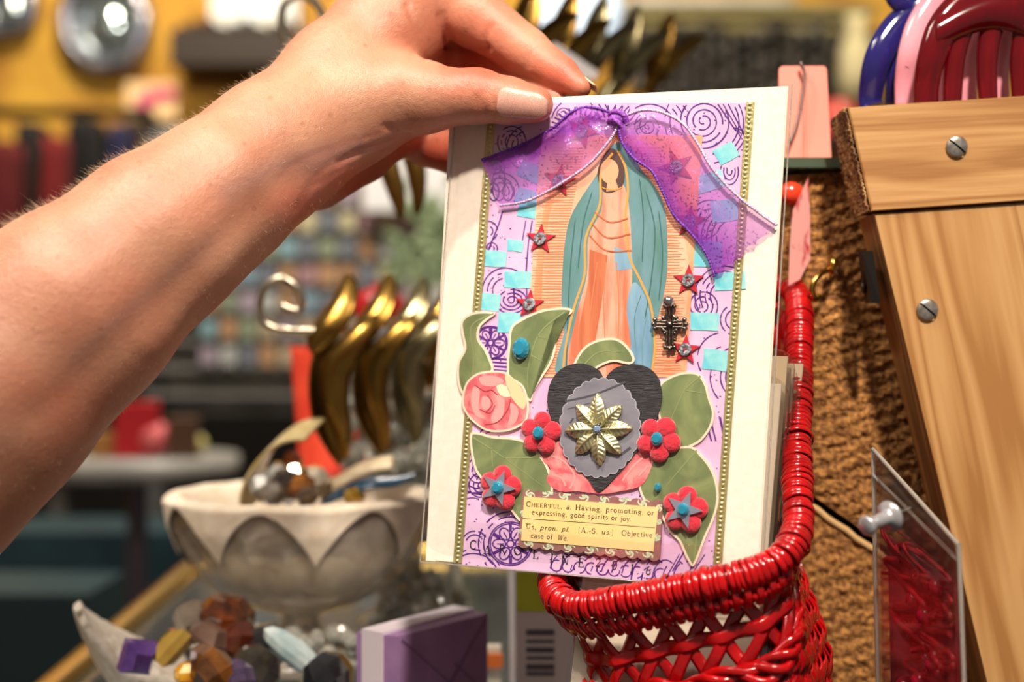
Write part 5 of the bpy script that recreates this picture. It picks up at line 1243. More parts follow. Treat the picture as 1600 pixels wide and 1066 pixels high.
# things heaped in the bowl
zt = RZ
mb = MB()
def cuff(u, v):
    a = math.radians(8 + 110 * u); p = W(498 - 112 * math.sin(a) * 1.0, 806 - 132 * (1 - math.cos(a)) * .92 if False else 806 - 140 * math.sin(a * .5 + .0) ** 1.0, .775)
    return p
arcp = smooth_path([(392, 792, .790), (394, 756, .785), (408, 722, .780), (432, 692, .778), (462, 674, .776), (492, 672, .776)], 6)
na = len(arcp)
def cuff(u, v):
    i = u * (na - 1); k = min(int(i), na - 2); f = i - k; p = Vector(W(*[arcp[k][d] * (1 - f) + arcp[k + 1][d] * f for d in range(3)]))
    th = (v - .5) * PI * .9; return p + Vector((math.sin(th) * .0075 * .6, -.010 * math.cos(th) * .5 + (v - .5) * .018, math.sin(th) * .0052))
mb.slab(cuff, 30, 14, .0018); b_ = mb.build('shell_bangle', mat('cream_shell', (226, 208, 160), .3, rgb2=(196, 168, 96), nscale=60, coat=.5)); tag(b_, 'cream shell bangle arching up out of the glass bowl', 'bracelet')
jr = random.Random(4)
specs = [(414, 762, .77, .009, (196, 196, 190), (120, 110, 100), 'clear grey'), (436, 742, .775, .008, (210, 206, 196), (90, 84, 80), 'silvery'), (448, 760, .765, .010, (60, 50, 46), (110, 90, 70), 'black'), (462, 740, .77, .007, (222, 190, 120), (120, 84, 40), 'honey'), (472, 762, .76, .008, (190, 120, 50), (100, 60, 30), 'amber'),
         (458, 720, .78, .006, (212, 110, 40), (150, 60, 20), 'orange'), (492, 752, .775, .009, (238, 226, 204), (210, 190, 160), 'ivory'), (428, 772, .755, .007, (170, 160, 150), (70, 66, 60), 'smoky'), (480, 776, .75, .006, (80, 66, 56), (140, 110, 80), 'brown')]
for k, (x, y, Y, r, c, c2, nm) in enumerate(specs):
    gemstone('trinket_stone', x, y, Y, r, c, c2, nm + ' faceted trinket heaped in the glass bowl', 7, .8, k, .2, .15)
mb = MB()
fp = smooth_path([(500, 790, .765), (530, 772, .760), (575, 756, .757), (620, 752, .757), (652, 742, .760)], 5); nf = len(fp)
def fea(u, v):
    i = u * (nf - 1); k = min(int(i), nf - 2); f = i - k; p = Vector(W(*[fp[k][d] * (1 - f) + fp[k + 1][d] * f for d in range(3)])); w_ = .0075 * math.sin(PI * min(1, u * .9 + .08)) ** .7
    return p + Vector((0, (v - .5) * w_ * 2.2, (.25 - (v - .5) ** 2) * w_ * 1.3 + (v - .5) * w_ * .6))
mb.slab(fea, 24, 10, .0012); tag(mb.build('feather_clip', mat('peacock_blue', (22, 70, 98), .25, rgb2=(24, 34, 44), nscale=80, coat=.6)), 'dark peacock blue feather clip lying across the bowl rim', 'hair clip')
mb = MB(); mb.slab(lambda u, v: W(505 + 110 * u, 778 - 34 * math.sin(PI * u * .55) - 14 * u, .785) + Vector((0, (v - .5) * .02, .006 * math.sin(PI * v))), 20, 8, .002)
tag(mb.build('shell_barrette', mat('taupe_shell', (206, 188, 156), .35, rgb2=(158, 130, 96), nscale=70)), 'curved taupe shell barrette behind the blue feather clip', 'hair clip')
gemstone('gold_bead', 553, 776, .752, .006, (222, 184, 74), (180, 130, 40), 'yellow gold bead on the blue feather clip in the bowl', 8, .8, 3, .7, 0, cat='bead')

# white carved star shell and its stones at the lower left
M_shell = mat('white_carved_shell', (238, 228, 214), .6, rgb2=(206, 192, 172), nscale=200, bump=1, bscale=500)
mb = MB()
def star(u, v):
    # a dished leaf-shaped dish whose tip rises to the left
    t = u; x = 120 + 170 * t; top = 942 + 88 * t ** .7; low = 950 + 150 * min(1, t * 2.2) ** .7
    y = top + (low - top) * v; Y = .70 - .03 * math.sin(PI * v) + .05 * (1 - v) * t
    return W(x, y, Y) + Vector((0, 0, .0010 * noise.noise((u * 22, v * 20, 3))))
mb.slab(star, 40, 24, .0035); tag(mb.build('star_shell', M_shell), 'white pointed carved shell dish at the lower left of the tray', 'shell')
gemstone('amethyst', 215, 1026, .665, .0105, (92, 54, 138), (122, 84, 168), 'purple amethyst cube on the white shell dish', 4, .8, 2)
gemstone('gold_stone', 268, 1010, .672, .0135, (184, 150, 66), (168, 132, 52), 'flat square mustard gold stone beside the amethyst', 4, .45, 9, .2, 0)
gemstone('smoky_stone', 322, 1004, .685, .0125, (92, 70, 60), (120, 94, 80), 'smoky brown stone behind the flat gold stone', 5, .8, 12)
gemstone('grey_stone', 300, 966, .70, .010, (150, 138, 122), (112, 98, 84), 'greyish beige stone near the golden tray rim', 5, .8, 17)
gemstone('amber_stone', 352, 968, .70, .0145, (44, 24, 14), (120, 56, 16), 'large dark amber stone left of the bowl foot', 7, .8, 14)
gemstone('cognac_stone', 376, 1003, .69, .0105, (84, 34, 16), (44, 22, 14), 'cognac red stone right of the large amber stone', 6, .8, 23)
gemstone('golden_stone', 296, 1054, .655, .007, (236, 176, 40), (190, 110, 20), 'small bright golden stone at the bottom left', 6, .8, 31)
gemstone('flower_stone', 336, 1056, .65, .0155, (130, 84, 40), (66, 32, 18), 'marbled amber flower stone at the bottom edge', 8, .55, 20)
gemstone('black_bead', 420, 1008, .69, .011, (26, 24, 26), (50, 46, 42), 'round black bead left of the aqua drop', 9, .9, 40, cat='bead')
gemstone('black_bead', 400, 1046, .665, .012, (28, 26, 24), (64, 56, 44), 'round black bead below the cognac stone', 9, .9, 44, cat='bead')
gemstone('black_bead', 512, 1058, .66, .012, (22, 24, 26), (40, 40, 44), 'round black bead right of the aqua drop', 9, .9, 41, cat='bead')
gemstone('plum_bead', 366, 1064, .648, .010, (50, 36, 66), (90, 70, 100), 'dark plum bead beside the marbled flower stone', 9, .9, 46, cat='bead')
mb = MB(); p = W(458, 1018, .675); Md = Matrix.Rotation(math.radians(38), 3, 'Y'); mb.ball(p, (.0175, .006, .0068), 12, M=Md, smooth=False)
tag(mb.build('aqua_drop', mat('aqua_glass', (150, 176, 178), .08, rgb2=(226, 232, 232), nscale=60, coat=1, trans=.3)), 'pale aqua glass drop lying among the black beads', 'bead')
M_crys = mat('clear_crystal', (214, 212, 200), .05, rgb2=(150, 150, 138), nscale=120, trans=.4, metal=.35, coat=1.0, spec=1.0)
# loose crystal beads round the bowl foot, each a thing
cb = None; jr = random.Random(21); k = 0
for (x0, y0, x1, y1, Y0, Y1, N_) in ((470, 985, 575, 1062, .70, .76, 26), (600, 900, 740, 950, .80, .92, 26), (395, 940, 470, 990, .72, .74, 8)):
    for _ in range(N_):
        x, y, Y = jr.uniform(x0, x1), jr.uniform(y0, y1), jr.uniform(Y0, Y1)
        if cb is None:
            mb = MB(); stone(mb, (0, 0, 0), .0046, 11, 5); cb = mb.build('crystal_bead', M_crys); tag(cb, 'clear faceted crystal bead loose on the tray around the bowl foot', 'bead', 'loose crystal beads round the bowl foot'); o = cb
        else: o = cb.copy(); COL.objects.link(o)
        p = W(x, y, Y); p.z = max(TZ + .003, min(p.z, TZ + .034)); o.location = p; o.rotation_euler = (jr.uniform(0, 3), jr.uniform(0, 3), 0); o.scale = (jr.uniform(.7, 1.3),) * 3

# purple wrapped parcel
pb = thing('wrapped_parcel', (-.045, .67, TZ), 'small purple wrapped parcel with a white band around it', 'parcel')
A0 = Vector((-.0510, .640)); A1 = Vector((-.012, .697)); A2 = Vector((-.0718, .657)); A3 = A1 + A2 - A0; zt = 1.217
M_pp = mat('purple_wrap', (166, 128, 176), .5, rgb2=(150, 112, 162), nscale=50, bump=.2, bscale=120); M_wb = mat('white_band', (224, 212, 222), .5); M_fold = mat('purple_fold_edge', (112, 78, 124), .5)
mb = MB(); c4 = [A0, A1, A3, A2]; mb.hexa([(p.x, p.y, TZ + .0005) for p in c4] + [(p.x, p.y, zt - .0006 * i) for i, p in enumerate(c4)]); mb.build('parcel_box', M_pp, pb)
def band(t0, t1, off=.0006):
    p0, p1 = A0.lerp(A2, t0), A0.lerp(A2, t1); q0, q1 = A1.lerp(A3, t0), A1.lerp(A3, t1); d = (A0 - A1).normalized() * off
    mb = MB(); P_ = [p0 + d, p1 + d, q1 - d, q0 - d]; mb.hexa([(p.x, p.y, TZ) for p in P_] + [(p.x, p.y, zt + off) for p in P_]); return mb
band(.36, .86).build('white_band', M_wb, pb)
mb = MB(); nrm_ = Vector(((A1 - A0).y, -(A1 - A0).x)).normalized()
def ff(s, t): p = A0.lerp(A1, s) + nrm_ * .0007; return Vector((p.x, p.y, TZ + (zt - TZ) * t))
for a, b in (((.02, .97), (.55, .45)), ((.98, .95), (.55, .45)), ((.55, .45), (.35, 0)), ((.6, .62), (.97, .25))): mb.tube([ff(*a), ff(*b)], .0003, 6)
mb.build('fold_edge', M_fold, pb)

# white carton with a lime panel and a printed label of bars
cz = thing('label_carton', W(830, 1100, .70), 'white carton with a lime green panel and grey bar label behind the basket', 'carton')
M_car = mat('white_carton', (226, 220, 222), .5); M_lime = mat('lime_panel', (206, 220, 60), .45, rgb2=(180, 196, 46), nscale=20); M_bar = mat('grey_bar_print', (92, 92, 104), .5)
def cf(x, y, d=0): return W(x, y, .700 - d)
mb = MB(); f = [cf(806, 893), cf(905, 893), cf(905, 1105), cf(810, 1105)]; l = [W(770, 905, .76), W(776, 1100, .76)]
f[2].z = f[3].z = TZ + .001; bk = [p + Vector((-.004, .055, 0)) for p in f]
mb.hexa([f[3], f[2], bk[2], bk[3], f[0], f[1], bk[1], bk[0]]); mb.build('carton_body', M_car, cz)
mb = MB(); prism(mb, [(806, 893), (905, 893), (905, 956), (807, 956)], 0, .0006, P=cf); mb.build('lime_panel', M_lime, cz)
mb = MB()
for y, h_ in ((984, 9), (1000, 5), (1012, 8), (1026, 5), (1038, 9), (1050, 6)): prism(mb, [(822, y), (866, y), (866, y + h_), (822, y + h_)], 0, .0005, P=cf)
mb.build('printed_bars', M_bar, cz)
mb = MB(); mb.box(W(768, 985, .76), (.010, .012, .022)); mb.box(W(768, 975, .753), (.012, .004, .007), mi=1); bx = mb.build('small_box', [mat('pale_carton', (206, 196, 178), .6), mat('orange_print_patch', (214, 110, 44), .6)]); tag(bx, 'small pale box with orange patch between parcel and white carton', 'box')
bx.location.z = TZ
# clear acrylic stand left of the carton
mb = MB()
for x0 in (640, 700): mb.tube(smooth_path([tuple(W(x0, 1010, .90)), tuple(W(x0 + 14, 930, .90)), tuple(W(x0 + 8, 860, .90)), tuple(W(x0 + 20, 800, .90))], 5), .004, 10)
mb.box(W(690, 975, .88), (.05, .03, .004)); o = mb.build('acrylic_stand', M_crys); tag(o, 'clear acrylic jewellery stand behind the purple parcel', 'stand')

# ------------------------------------------------------------ scrolled display arms hung with gold leaf bracelets
M_nick = mat('brushed_nickel', (190, 180, 160), .28, 1.0)
def arm(name, path, r, lab):
    root = thing(name, W(*path[-1]), lab, 'display hook'); mb = MB(); mb.tube(smooth_path([tuple(W(*p)) for p in path], 8), r, 14); mb.build('scroll_rod', M_nick, root); return root
def scroll(cx, cy, Y): return [(cx + 2, cy + 2, Y), (cx + 20, cy + 10, Y), (cx + 30, cy + 6, Y), (cx + 32, cy - 8, Y), (cx + 20, cy - 30, Y), (cx - 2, cy - 40, Y), (cx - 24, cy - 28, Y), (cx - 34, cy - 2, Y), (cx - 28, cy + 26, Y), (cx - 10, cy + 38, Y), (cx + 10, cy + 41, Y)]
arm('scrolled_hook', scroll(440, 475, .80) + [(500, 517, .80), (560, 513, .83), (640, 500, .90), (720, 490, .98), (760, 486, 1.03)], .0023, 'scrolled nickel rod with gold leaf bracelets, lower of the two arms')
arm('scrolled_hook', [(472, 46, .86), (484, 52, .86), (500, 44, .86), (503, 22, .86), (486, -2, .86), (464, -8, .86), (444, 8, .86), (440, 36, .86), (450, 66, .86), (476, 88, .86), (520, 96, .86), (700, 80, .90), (900, 62, .98), (1100, 48, 1.08)], .0026, 'scrolled nickel rod behind the hand, upper of the two arms')
M_leafg = mat('antique_gold', (164, 126, 56), .24, .95, rgb2=(104, 78, 40), nscale=18, contrast=(.35, .7))
M_leafs = mat('silvered_gold', (170, 160, 120), .24, .95, rgb2=(110, 100, 70), nscale=18)
def blade(mb, path, wmax, side, fold=.55, flip=1, mi=0):
    P_ = smooth_path([tuple(W(*p)) for p in path], 7); n = len(P_)
    S_ = Vector(side).normalized()
    def fn(u, v):
        i = u * (n - 1); k = min(int(i), n - 2); f = i - k; p = Vector(P_[k]).lerp(Vector(P_[k + 1]), f); T = (Vector(P_[k + 1]) - Vector(P_[k])).normalized()
        s = (S_ - T * S_.dot(T)).normalized(); nn = T.cross(s) * flip; w_ = wmax * (math.sin(PI * (u ** .85) * .97 + .03) ** .8); q = (v - .5) * 2
        return p + s * (q * w_) + nn * (abs(q) ** 1.5 * w_ * fold)
    mb.slab(fn, 34, 12, .0012, mi)
def leaf_bracelet(dx, dy, Y, sc, lab, m, mirror=False):
    """two curved leaf blades that meet over the rod: one stands up and back, one hangs in front"""
    def T(p): return (dx + p[0] * sc, dy + p[1] * sc, Y + p[2])
    root = thing('leaf_bracelet', W(*T((0, 0, 0))), lab, 'bracelet', None)
    mb = MB(); blade(mb, [T(p) for p in ((-38, 40, -.004), (-26, 4, -.006), (-6, -32, -.002), (10, -62, .004), (16, -84, .010))], .0115 * sc, (1, -.35, .35), .5, 1); mb.build('upper_leaf', m, root)
    mb = MB(); blade(mb, [T(p) for p in ((62, -22, -.006), (30, 4, -.012), (-8, 50, -.014), (-14, 110, -.012), (2, 160, -.008), (12, 206, -.004))], .0108 * sc, (1, -.5, .1), .6, -1); mb.build('front_leaf', m, root)
    mb = MB(); blade(mb, [T(p) for p in ((-18, 10, .004), (-26, 50, .002), (-27, 100, .0), (-20, 150, .0), (-6, 186, .0), (6, 214, .0))], .0075 * sc, (1, .5, .1), .6, 1); mb.build('rear_leaf', m, root)
    return root
leaf_bracelet(526, 512, .800, 1.0, 'gold leaf bracelet on the lower arm, closest to the scroll', M_leafg)
leaf_bracelet(590, 508, .85, .95, 'gold leaf bracelet on the lower arm, second from the scroll', M_leafg)
leaf_bracelet(646, 506, .90, .88, 'gold leaf bracelet on the lower arm, third from the scroll', M_leafs)
leaf_bracelet(694, 500, .96, .86, 'gold leaf bracelet on the lower arm, half behind the held card', M_leafg)
def up_bracelet(x, y, Y, sc, lab, m):
    def T(p): return (x + p[0] * sc, y + p[1] * sc, Y + p[2])
    root = thing('leaf_bracelet', W(*T((0, 0, 0))), lab, 'bracelet')
    mb = MB(); blade(mb, [T(p) for p in ((-42, 66, -.004), (-34, 30, -.008), (-10, -4, -.008), (22, -30, -.004), (54, -46, .0))], .0095 * sc, (.5, -.3, 1), .6, 1); mb.build('upper_leaf', m, root)
    mb = MB(); blade(mb, [T(p) for p in ((-46, 60, .004), (-40, 20, .002), (-28, -20, .0), (-14, -60, .002), (-2, -92, .006))], .0095 * sc, (1, .4, 0), .6, -1); mb.build('rear_leaf', m, root)
    mb = MB(); blade(mb, [T(p) for p in ((-44, 40, -.006), (-64, 90, -.010), (-56, 150, -.008), (-30, 200, -.004))], .0095 * sc, (1, -.4, 0), .6, 1); mb.build('front_leaf', m, root)
up_bracelet(842, 72, .90, 1.1, 'gold leaf bracelet on the upper arm just above the index finger', M_leafg)
up_bracelet(900, 78, .93, 1.0, 'gold leaf bracelet on the upper arm right of the fingertip', M_leafg)
up_bracelet(948, 78, .955, .92, 'gold leaf bracelet on the upper arm, third from its right end', M_leafs)
up_bracelet(1000, 90, .98, .9, 'gold leaf bracelet on the upper arm, second from its right end', M_leafs)
up_bracelet(1052, 96, 1.01, .85, 'gold leaf bracelet at the right end of the upper arm', M_leafg)
for k, (x, lab) in enumerate(((612, 'gold leaf bracelet tip hanging below the hand, left of two'), (646, 'gold leaf bracelet tip hanging below the hand, right of two'))):
    root = thing('leaf_bracelet', W(x, 200, .86), lab, 'bracelet'); mb = MB()
    blade(mb, [(x - 60 + k * 6, 90, .86), (x - 44 + k * 12, 170, .855), (x - 14 + k * 6, 250, .85), (x + 6, 310, .85), (x + 14, 342, .852)] if not k else [(x - 36, 90, .88), (x - 26, 180, .875), (x - 4, 250, .87), (x + 4, 300, .87), (x + 3, 336, .872)], .0068, (1, -.4, 0), .7, -1)
    mb.build('front_leaf', M_leafg, root)
mb = MB(); prism(mb, [(858, 70), (868, 66), (935, 112), (930, 124), (896, 122), (864, 92)], 0, .0008, P=lambda x, y, h: W(x, y, .885 - h)); mb.tube([W(863, 70, .884), W(872, 62, .93)], .0005, 5); tag(mb.build('price_tag', mat('grey_white_tag', (196, 190, 190), .6)), 'small greyish price tag hanging just beyond the fingertip', 'tag')

# red orange hanging bag and strands of clear crystal behind the bracelets
mb = MB(); mb.slab(lambda u, v: W(456 + 18 * v + (118 - 14 * v) * u, 542 + 190 * v + 20 * u * v, 1.02) + Vector((0, -.012 * math.sin(PI * u) - .01 * v, 0)), 20, 20, .004)
tag(mb.build('orange_pouch', mat('red_orange_fabric', (232, 74, 44), .7, rgb2=(216, 56, 36), nscale=40)), 'bright red orange pouch hanging behind the gold leaf bracelets', 'pouch')
mb = MB(); mb.ball(W(590, 478, 1.04), (.020, .010, .014), 16); mb.tube([W(590, 478, 1.04), W(586, 440, 1.04)], .002, 6); tag(mb.build('red_pendant', mat('red_enamel', (196, 24, 34), .3)), 'red pendant behind the second gold leaf bracelet', 'pendant')
jr = random.Random(9)
for s_ in range(8):
    x = 548 + s_ * 18; mb = MB(); y = 560 + jr.uniform(-10, 30)
    while y < 770:
        stone(mb, W(x + jr.uniform(-5, 5), y, .97 + jr.uniform(-.015, .015)), jr.uniform(.0035, .0058), 7, int(y)); y += jr.uniform(10, 15)
    mb.tube([W(x, 540, .97), W(x, 770, .97)], .0006, 5)
    o = mb.build('crystal_strand', M_crys); tag(o, 'strand of clear faceted crystal beads hanging behind the gold bracelets', 'bead strand', 'clear crystal strands behind the bracelets')
cb2 = None
for k in range(70):
    x, y, Y = jr.uniform(548, 690), jr.uniform(700, 800), jr.uniform(.90, 1.0)
    o = cb.copy(); COL.objects.link(o); o.location = W(x, y, Y); o['label'] = 'clear crystal bead heaped below the hanging crystal strands'; o['group'] = 'crystal beads heaped below the strands'; o.rotation_euler = (jr.uniform(0, 3), jr.uniform(0, 3), 0); o.scale = (jr.uniform(.9, 1.5),) * 3
mb = MB(); mb.lathe([(.0001, 0), (.055, .004), (.075, .02), (.08, .03), (.076, .03), (.05, .008), (.0001, .006)], W(628, 815, .95), 30); q = W(628, 815, .95); mb.lathe([(.03, TZ - q.z), (.012, TZ - q.z + .01), (.010, 0)], q, 20)
tag(mb.build('glass_dish', M_crys), 'clear glass dish on a stem holding the heaped crystals', 'dish')

# ------------------------------------------------------------ far side of the shop
def rr(px, w, Y): return w / FPX * Y
def oval_mirror(px, py, wx, wy, lab, Y=3.96):
    c = W(px, py, Y); root = thing('oval_mirror', c, lab, 'mirror'); a, b = rr(0, wx, Y), rr(0, wy, Y)
    R = Matrix(((1, 0, 0), (0, 0, -1), (0, 1, 0)))
    mb = MB(); mb.lathe([(.66, 0), (.70, .03), (.84, .045), (1, .02), (1, 0)], c, 48, M=Matrix(((a, 0, 0), (0, 0, -1), (0, b, 0)))); mb.build('silver_frame', mat('mosaic_silver', (176, 176, 190), .25, .85, rgb2=(92, 96, 110), nscale=26, contrast=(.45, .55)), root)
    mb = MB(); mb.lathe([(.0001, .012), (.68, .012), (.68, 0)], c, 48, M=Matrix(((a, 0, 0), (0, 0, -1), (0, b, 0)))); mb.build('mirror_glass', mat('mirror_glass', (176, 190, 190), .12, .9), root)
oval_mirror(166, 36, 74, 84, 'oval silver framed mirror on the ochre wall above the pink sign'); oval_mirror(10, 10, 52, 54, 'silver framed mirror cut by the top left corner of the view')
sg = thing('flower_sign', W(238, 185, 3.9), 'small cream sign with magenta flowers below the oval mirror', 'sign')
mb = MB(); mb.box(W(238, 158, 3.93), (.14, .03, .10)); mb.build('sign_board', mat('cream_board', (236, 200, 150), .6), sg)
mb = MB()
for x, y in ((225, 160), (262, 148), (240, 150)): mb.ball(W(x, y, 3.91), (.022, .008, .02), 10)
mb.build('painted_flower', mat('magenta_paint', (206, 40, 120), .6), sg)
mb = MB(); mb.box(W(235, 196, 3.92), (.12, .05, .02)); tag(mb.build('sign_ledge', mat('dark_ledge', (50, 44, 28), .6)), 'dark little ledge under the magenta flower sign', 'shelf')
# garments on a rail at the left
def garment(px, top, bot, w, c, lab, Y=3.3):
    mb = MB()
    def fn(u, v):
        x = px + (u - .5) * w * (.55 + .5 * min(1, v * 4)); y = top + (bot - top) * v
        return W(x, y, Y) + Vector((0, .05 * math.sin(u * 14 + v * 2), 0))
    mb.slab(fn, 24, 14, .02); tag(mb.build('garment', mat('cloth_' + str(px), c, .9)), lab, 'clothing', 'garments hanging on the left rail')
garment(10, 225, 560, 36, (84, 10, 16), 'dark red garment at the far left of the rail', 3.2); garment(48, 196, 560, 52, (20, 18, 20), 'black garment second from the left on the rail')
garment(86, 218, 540, 22, (104, 12, 18), 'bright red garment between two black ones', 3.2); garment(132, 190, 520, 68, (14, 13, 15), 'widest black garment on the rail'); garment(190, 200, 480, 34, (22, 24, 60), 'navy garment at the right end of the rail'); garment(-34, 210, 560, 34, (60, 58, 54), 'grey garment at the edge of the view')
mb = MB(); a = W(-120, 176, 3.3); b = W(235, 176, 3.3); mb.tube([a, b], .012, 10); mb.tube([a, Vector((a.x, a.y, 0))], .014, 10); mb.tube([b, Vector((b.x, b.y, 0))], .014, 10); tag(mb.build('garment_rail', mat('black_steel', (24, 24, 26), .4, .8)), 'black steel rail carrying the red and black garments', 'clothes rail')
# brown hanging rack with pale papers above it
rk = thing('brown_shelf', W(385, 92, 3.8), 'dark brown shelf with dangling stock on the ochre wall', 'shelf')
mb = MB(); mb.box(W(368, 84, 3.9), (.32, .18, .09)); mb.build('shelf_board', mat('dark_brown_wood', (34, 22, 15), .6), rk)
mb = MB(); 
for k in range(9): mb.box(W(292 + k * 20, 66 - 2 * (k % 3), 3.9), (.026, .12, .07 + .01 * (k % 3)), mi=0)
mb.build('dark_stock', mat('dark_stock', (40, 25, 21), .8), rk)
mb = MB(); mb.box(W(398, 10, 3.95), (.24, .03, .16)); mb.box(W(398, 10, 3.93), (.21, .01, .13), mi=1); tag(mb.build('pale_picture', [mat('white_frame', (220, 224, 230), .5), mat('blue_white_picture', (206, 222, 236), .5, rgb2=(236, 230, 214), nscale=20)]), 'pale blue white picture above the dark brown shelf', 'picture')
# bright lamp glow shape behind the upper bracelets
lw = thing('lit_window', W(900, 40, 3.98), 'bright bluish white round window pane behind the upper bracelets', 'window')
mb = MB(); mb.lathe([(.0001, 0), (.13, 0), (.13, .02), (.0001, .02)], W(898, 20, 3.96), 40, M=Matrix(((1, 0, 0), (0, 0, -1), (0, .85, 0)))); mb.build('pane', mat('daylit_pane', (206, 226, 250), .4, emis=.9), lw)
mb = MB(); mb.lathe([(.13, -.01), (.145, -.01), (.145, .03), (.13, .03)], W(898, 20, 3.955), 40, M=Matrix(((1, 0, 0), (0, 0, -1), (0, .85, 0)))); mb.build('window_frame', mat('pale_frame', (206, 190, 140), .5), lw)
# plates and hanging stock on the right
M_dk = mat('black_beads', (30, 28, 28), .4, rgb2=(66, 60, 54), nscale=30)
hr_ = random.Random(2)
for k in range(17):
    x = 1000 + k * 20; mb = MB(); y0 = 44 + hr_.uniform(-4, 6); y1 = 190 + hr_.uniform(-20, 50); y = y0
    while y < y1: mb.ball(W(x + hr_.uniform(-2, 2), y, 3.5 + hr_.uniform(-.03, .03)), (.017, .017, .019), 8); y += 10
    tag(mb.build('bead_necklace', M_dk), 'strand of dark beads hanging from the long rail at upper right', 'necklace', 'dark bead strands on the right rail')
mb = MB(); mb.tube([W(980, 40, 3.5), W(1345, 52, 3.5)], .016, 10); mb.box(W(1160, 30, 3.6), (.62, .2, .03)); tag(mb.build('necklace_rail', mat('olive_rail', (110, 100, 56), .5)), 'long olive rail from which dark bead strands hang', 'rail')
mb = MB(); mb.box(W(1180, 150, 3.985), (.70, .05, .36)); tag(mb.build('charcoal_hanging', mat('charcoal_panel', (40, 38, 36), .8, rgb2=(64, 60, 54), nscale=14)), 'charcoal cloth on the wall behind the hanging bead strands', 'wall hanging')
mb = MB(); mb.slab(lambda u, v: W(1110 + (u - .5) * 260, -6 + 26 * v + 10 * math.cos((u - .5) * 3), 3.9) + Vector((0, -.06 * math.sin(PI * u), 0)), 20, 6, .02); tag(mb.build('wall_garland', mat('pearly_garland', (206, 204, 196), .4, rgb2=(150, 150, 150), nscale=24)), 'pale pearly garland draped along the top of the ochre wall', 'garland')
vs_ = thing('cream_vase', W(1338, 140, 3.4), 'tall cream ceramic vase right of the dark bead strands', 'vase')
mb = MB(); mb.lathe([(.0001, -.08), (.03, -.08), (.045, -.02), (.04, .05), (.02, .10), (.028, .13), (.024, .13), (.016, .10)], W(1338, 110, 3.4), 24); mb.build('vase_body', mat('cream_glaze', (196, 184, 142), .4), vs_)
mb = MB(); mb.box(W(1330, 178, 3.42), (.2, .12, .02)); tag(mb.build('wall_shelf', mat('dark_shelf', (44, 38, 34), .6)), 'dark shelf below the cream vase', 'shelf')
mb = MB(); mb.lathe([(.0001, -.05), (.028, -.05), (.05, 0), (.042, .04), (.03, .05), (.03, .06), (.0001, .06)], W(1308, 205, 3.0), 20); tag(mb.build('red_jar', mat('red_glaze', (206, 66, 54), .3)), 'round red jar left of the rail end below the dark shelf', 'jar')
mb = MB(); c = W(1320, 222, 3.0); mb.box((c.x, c.y, c.z - .01), (.3, .2, .02)); mb.box((c.x + .1, c.y + .08, (c.z - .02) / 2), (.04, .04, c.z - .02)); mb.box((c.x - .1, c.y + .08, (c.z - .02) / 2), (.04, .04, c.z - .02)); tag(mb.build('side_shelf', mat('black_side_shelf', (26, 24, 24), .6)), 'black stand carrying the round red jar', 'stand')
# tall display of small cards in the middle distance
Yr = 2.5
cr0 = W(560, 570, Yr); rack = thing('card_rack', (cr0.x, Yr + .05, 0), 'tall rack filled with rows of small colourful cards beyond the hand', 'rack')
mb = MB(); x0, x1 = W(225, 500, Yr).x, W(1240, 500, Yr).x; mb.box(((x0 + x1) / 2, Yr + .10, W(0, 420, Yr).z), (x1 - x0, .03, .52)); mb.build('back_board', mat('grey_back', (176, 172, 160), .8, rgb2=(120, 118, 108), nscale=12), rack)
mb = MB()
for r_ in range(9): mb.box(((x0 + x1) / 2, Yr + .05, W(0, 262 + r_ * 42 + 20, Yr).z), (x1 - x0, .05, .006))
mb.build('shelf_ledge', mat('pale_ledge', (150, 146, 138), .6), rack)
M_up = mat('grey_upright', (96, 94, 90), .6)
for xx in (x0, x1):
    mb = MB(); mb.box((xx, Yr + .08, W(0, 200, Yr).z / 2), (.03, .05, W(0, 200, Yr).z)); mb.build('upright', M_up, rack)
pal = [((212, 186, 150), 'tan'), ((206, 156, 110), 'apricot'), ((150, 186, 190), 'pale blue'), ((206, 206, 196), 'white'), ((190, 170, 180), 'mauve'), ((160, 170, 136), 'sage'), ((130, 134, 142), 'slate'), ((220, 206, 160), 'cream'), ((196, 150, 150), 'dusty pink'), ((150, 176, 190), 'blue')]
ordn = ['first', 'second', 'third', 'fourth', 'fifth', 'sixth', 'seventh', 'eighth', 'ninth', 'tenth', 'eleventh', 'twelfth', 'thirteenth']
cr_ = random.Random(14); mats_c = [mat('small_card_' + n.replace(' ', '_'), c, .6, rgb2=tuple(int(q * .75) for q in c), nscale=60) for c, n in pal]; protoc = {}
for r_ in range(8):
    for c_ in range(13):
        x = 326 + c_ * 31; y = 262 + r_ * 42
        if c_ < 5 - r_: continue
        k = cr_.randrange(len(pal)); p = W(x, y, Yr)
        if k not in protoc:
            mb = MB(); mb.box((0, 0, 0), (.029, .003, .036)); o = mb.build('small_card', mats_c[k], origin=Vector((0, 0, 0))); protoc[k] = o
        else: o = protoc[k].copy(); COL.objects.link(o)
        o.location = p + Vector((0, .0, 0)); o.rotation_euler = (-.12, 0, cr_.uniform(-.08, .08)); o.scale = (cr_.uniform(.8, 1.05), 1, cr_.uniform(.8, 1.05))
        tag(o, '%s card in row %s of the far rack, %s from its left end' % (pal[k][1], ordn[r_], ordn[c_]), 'card', 'small cards filling the far rack')
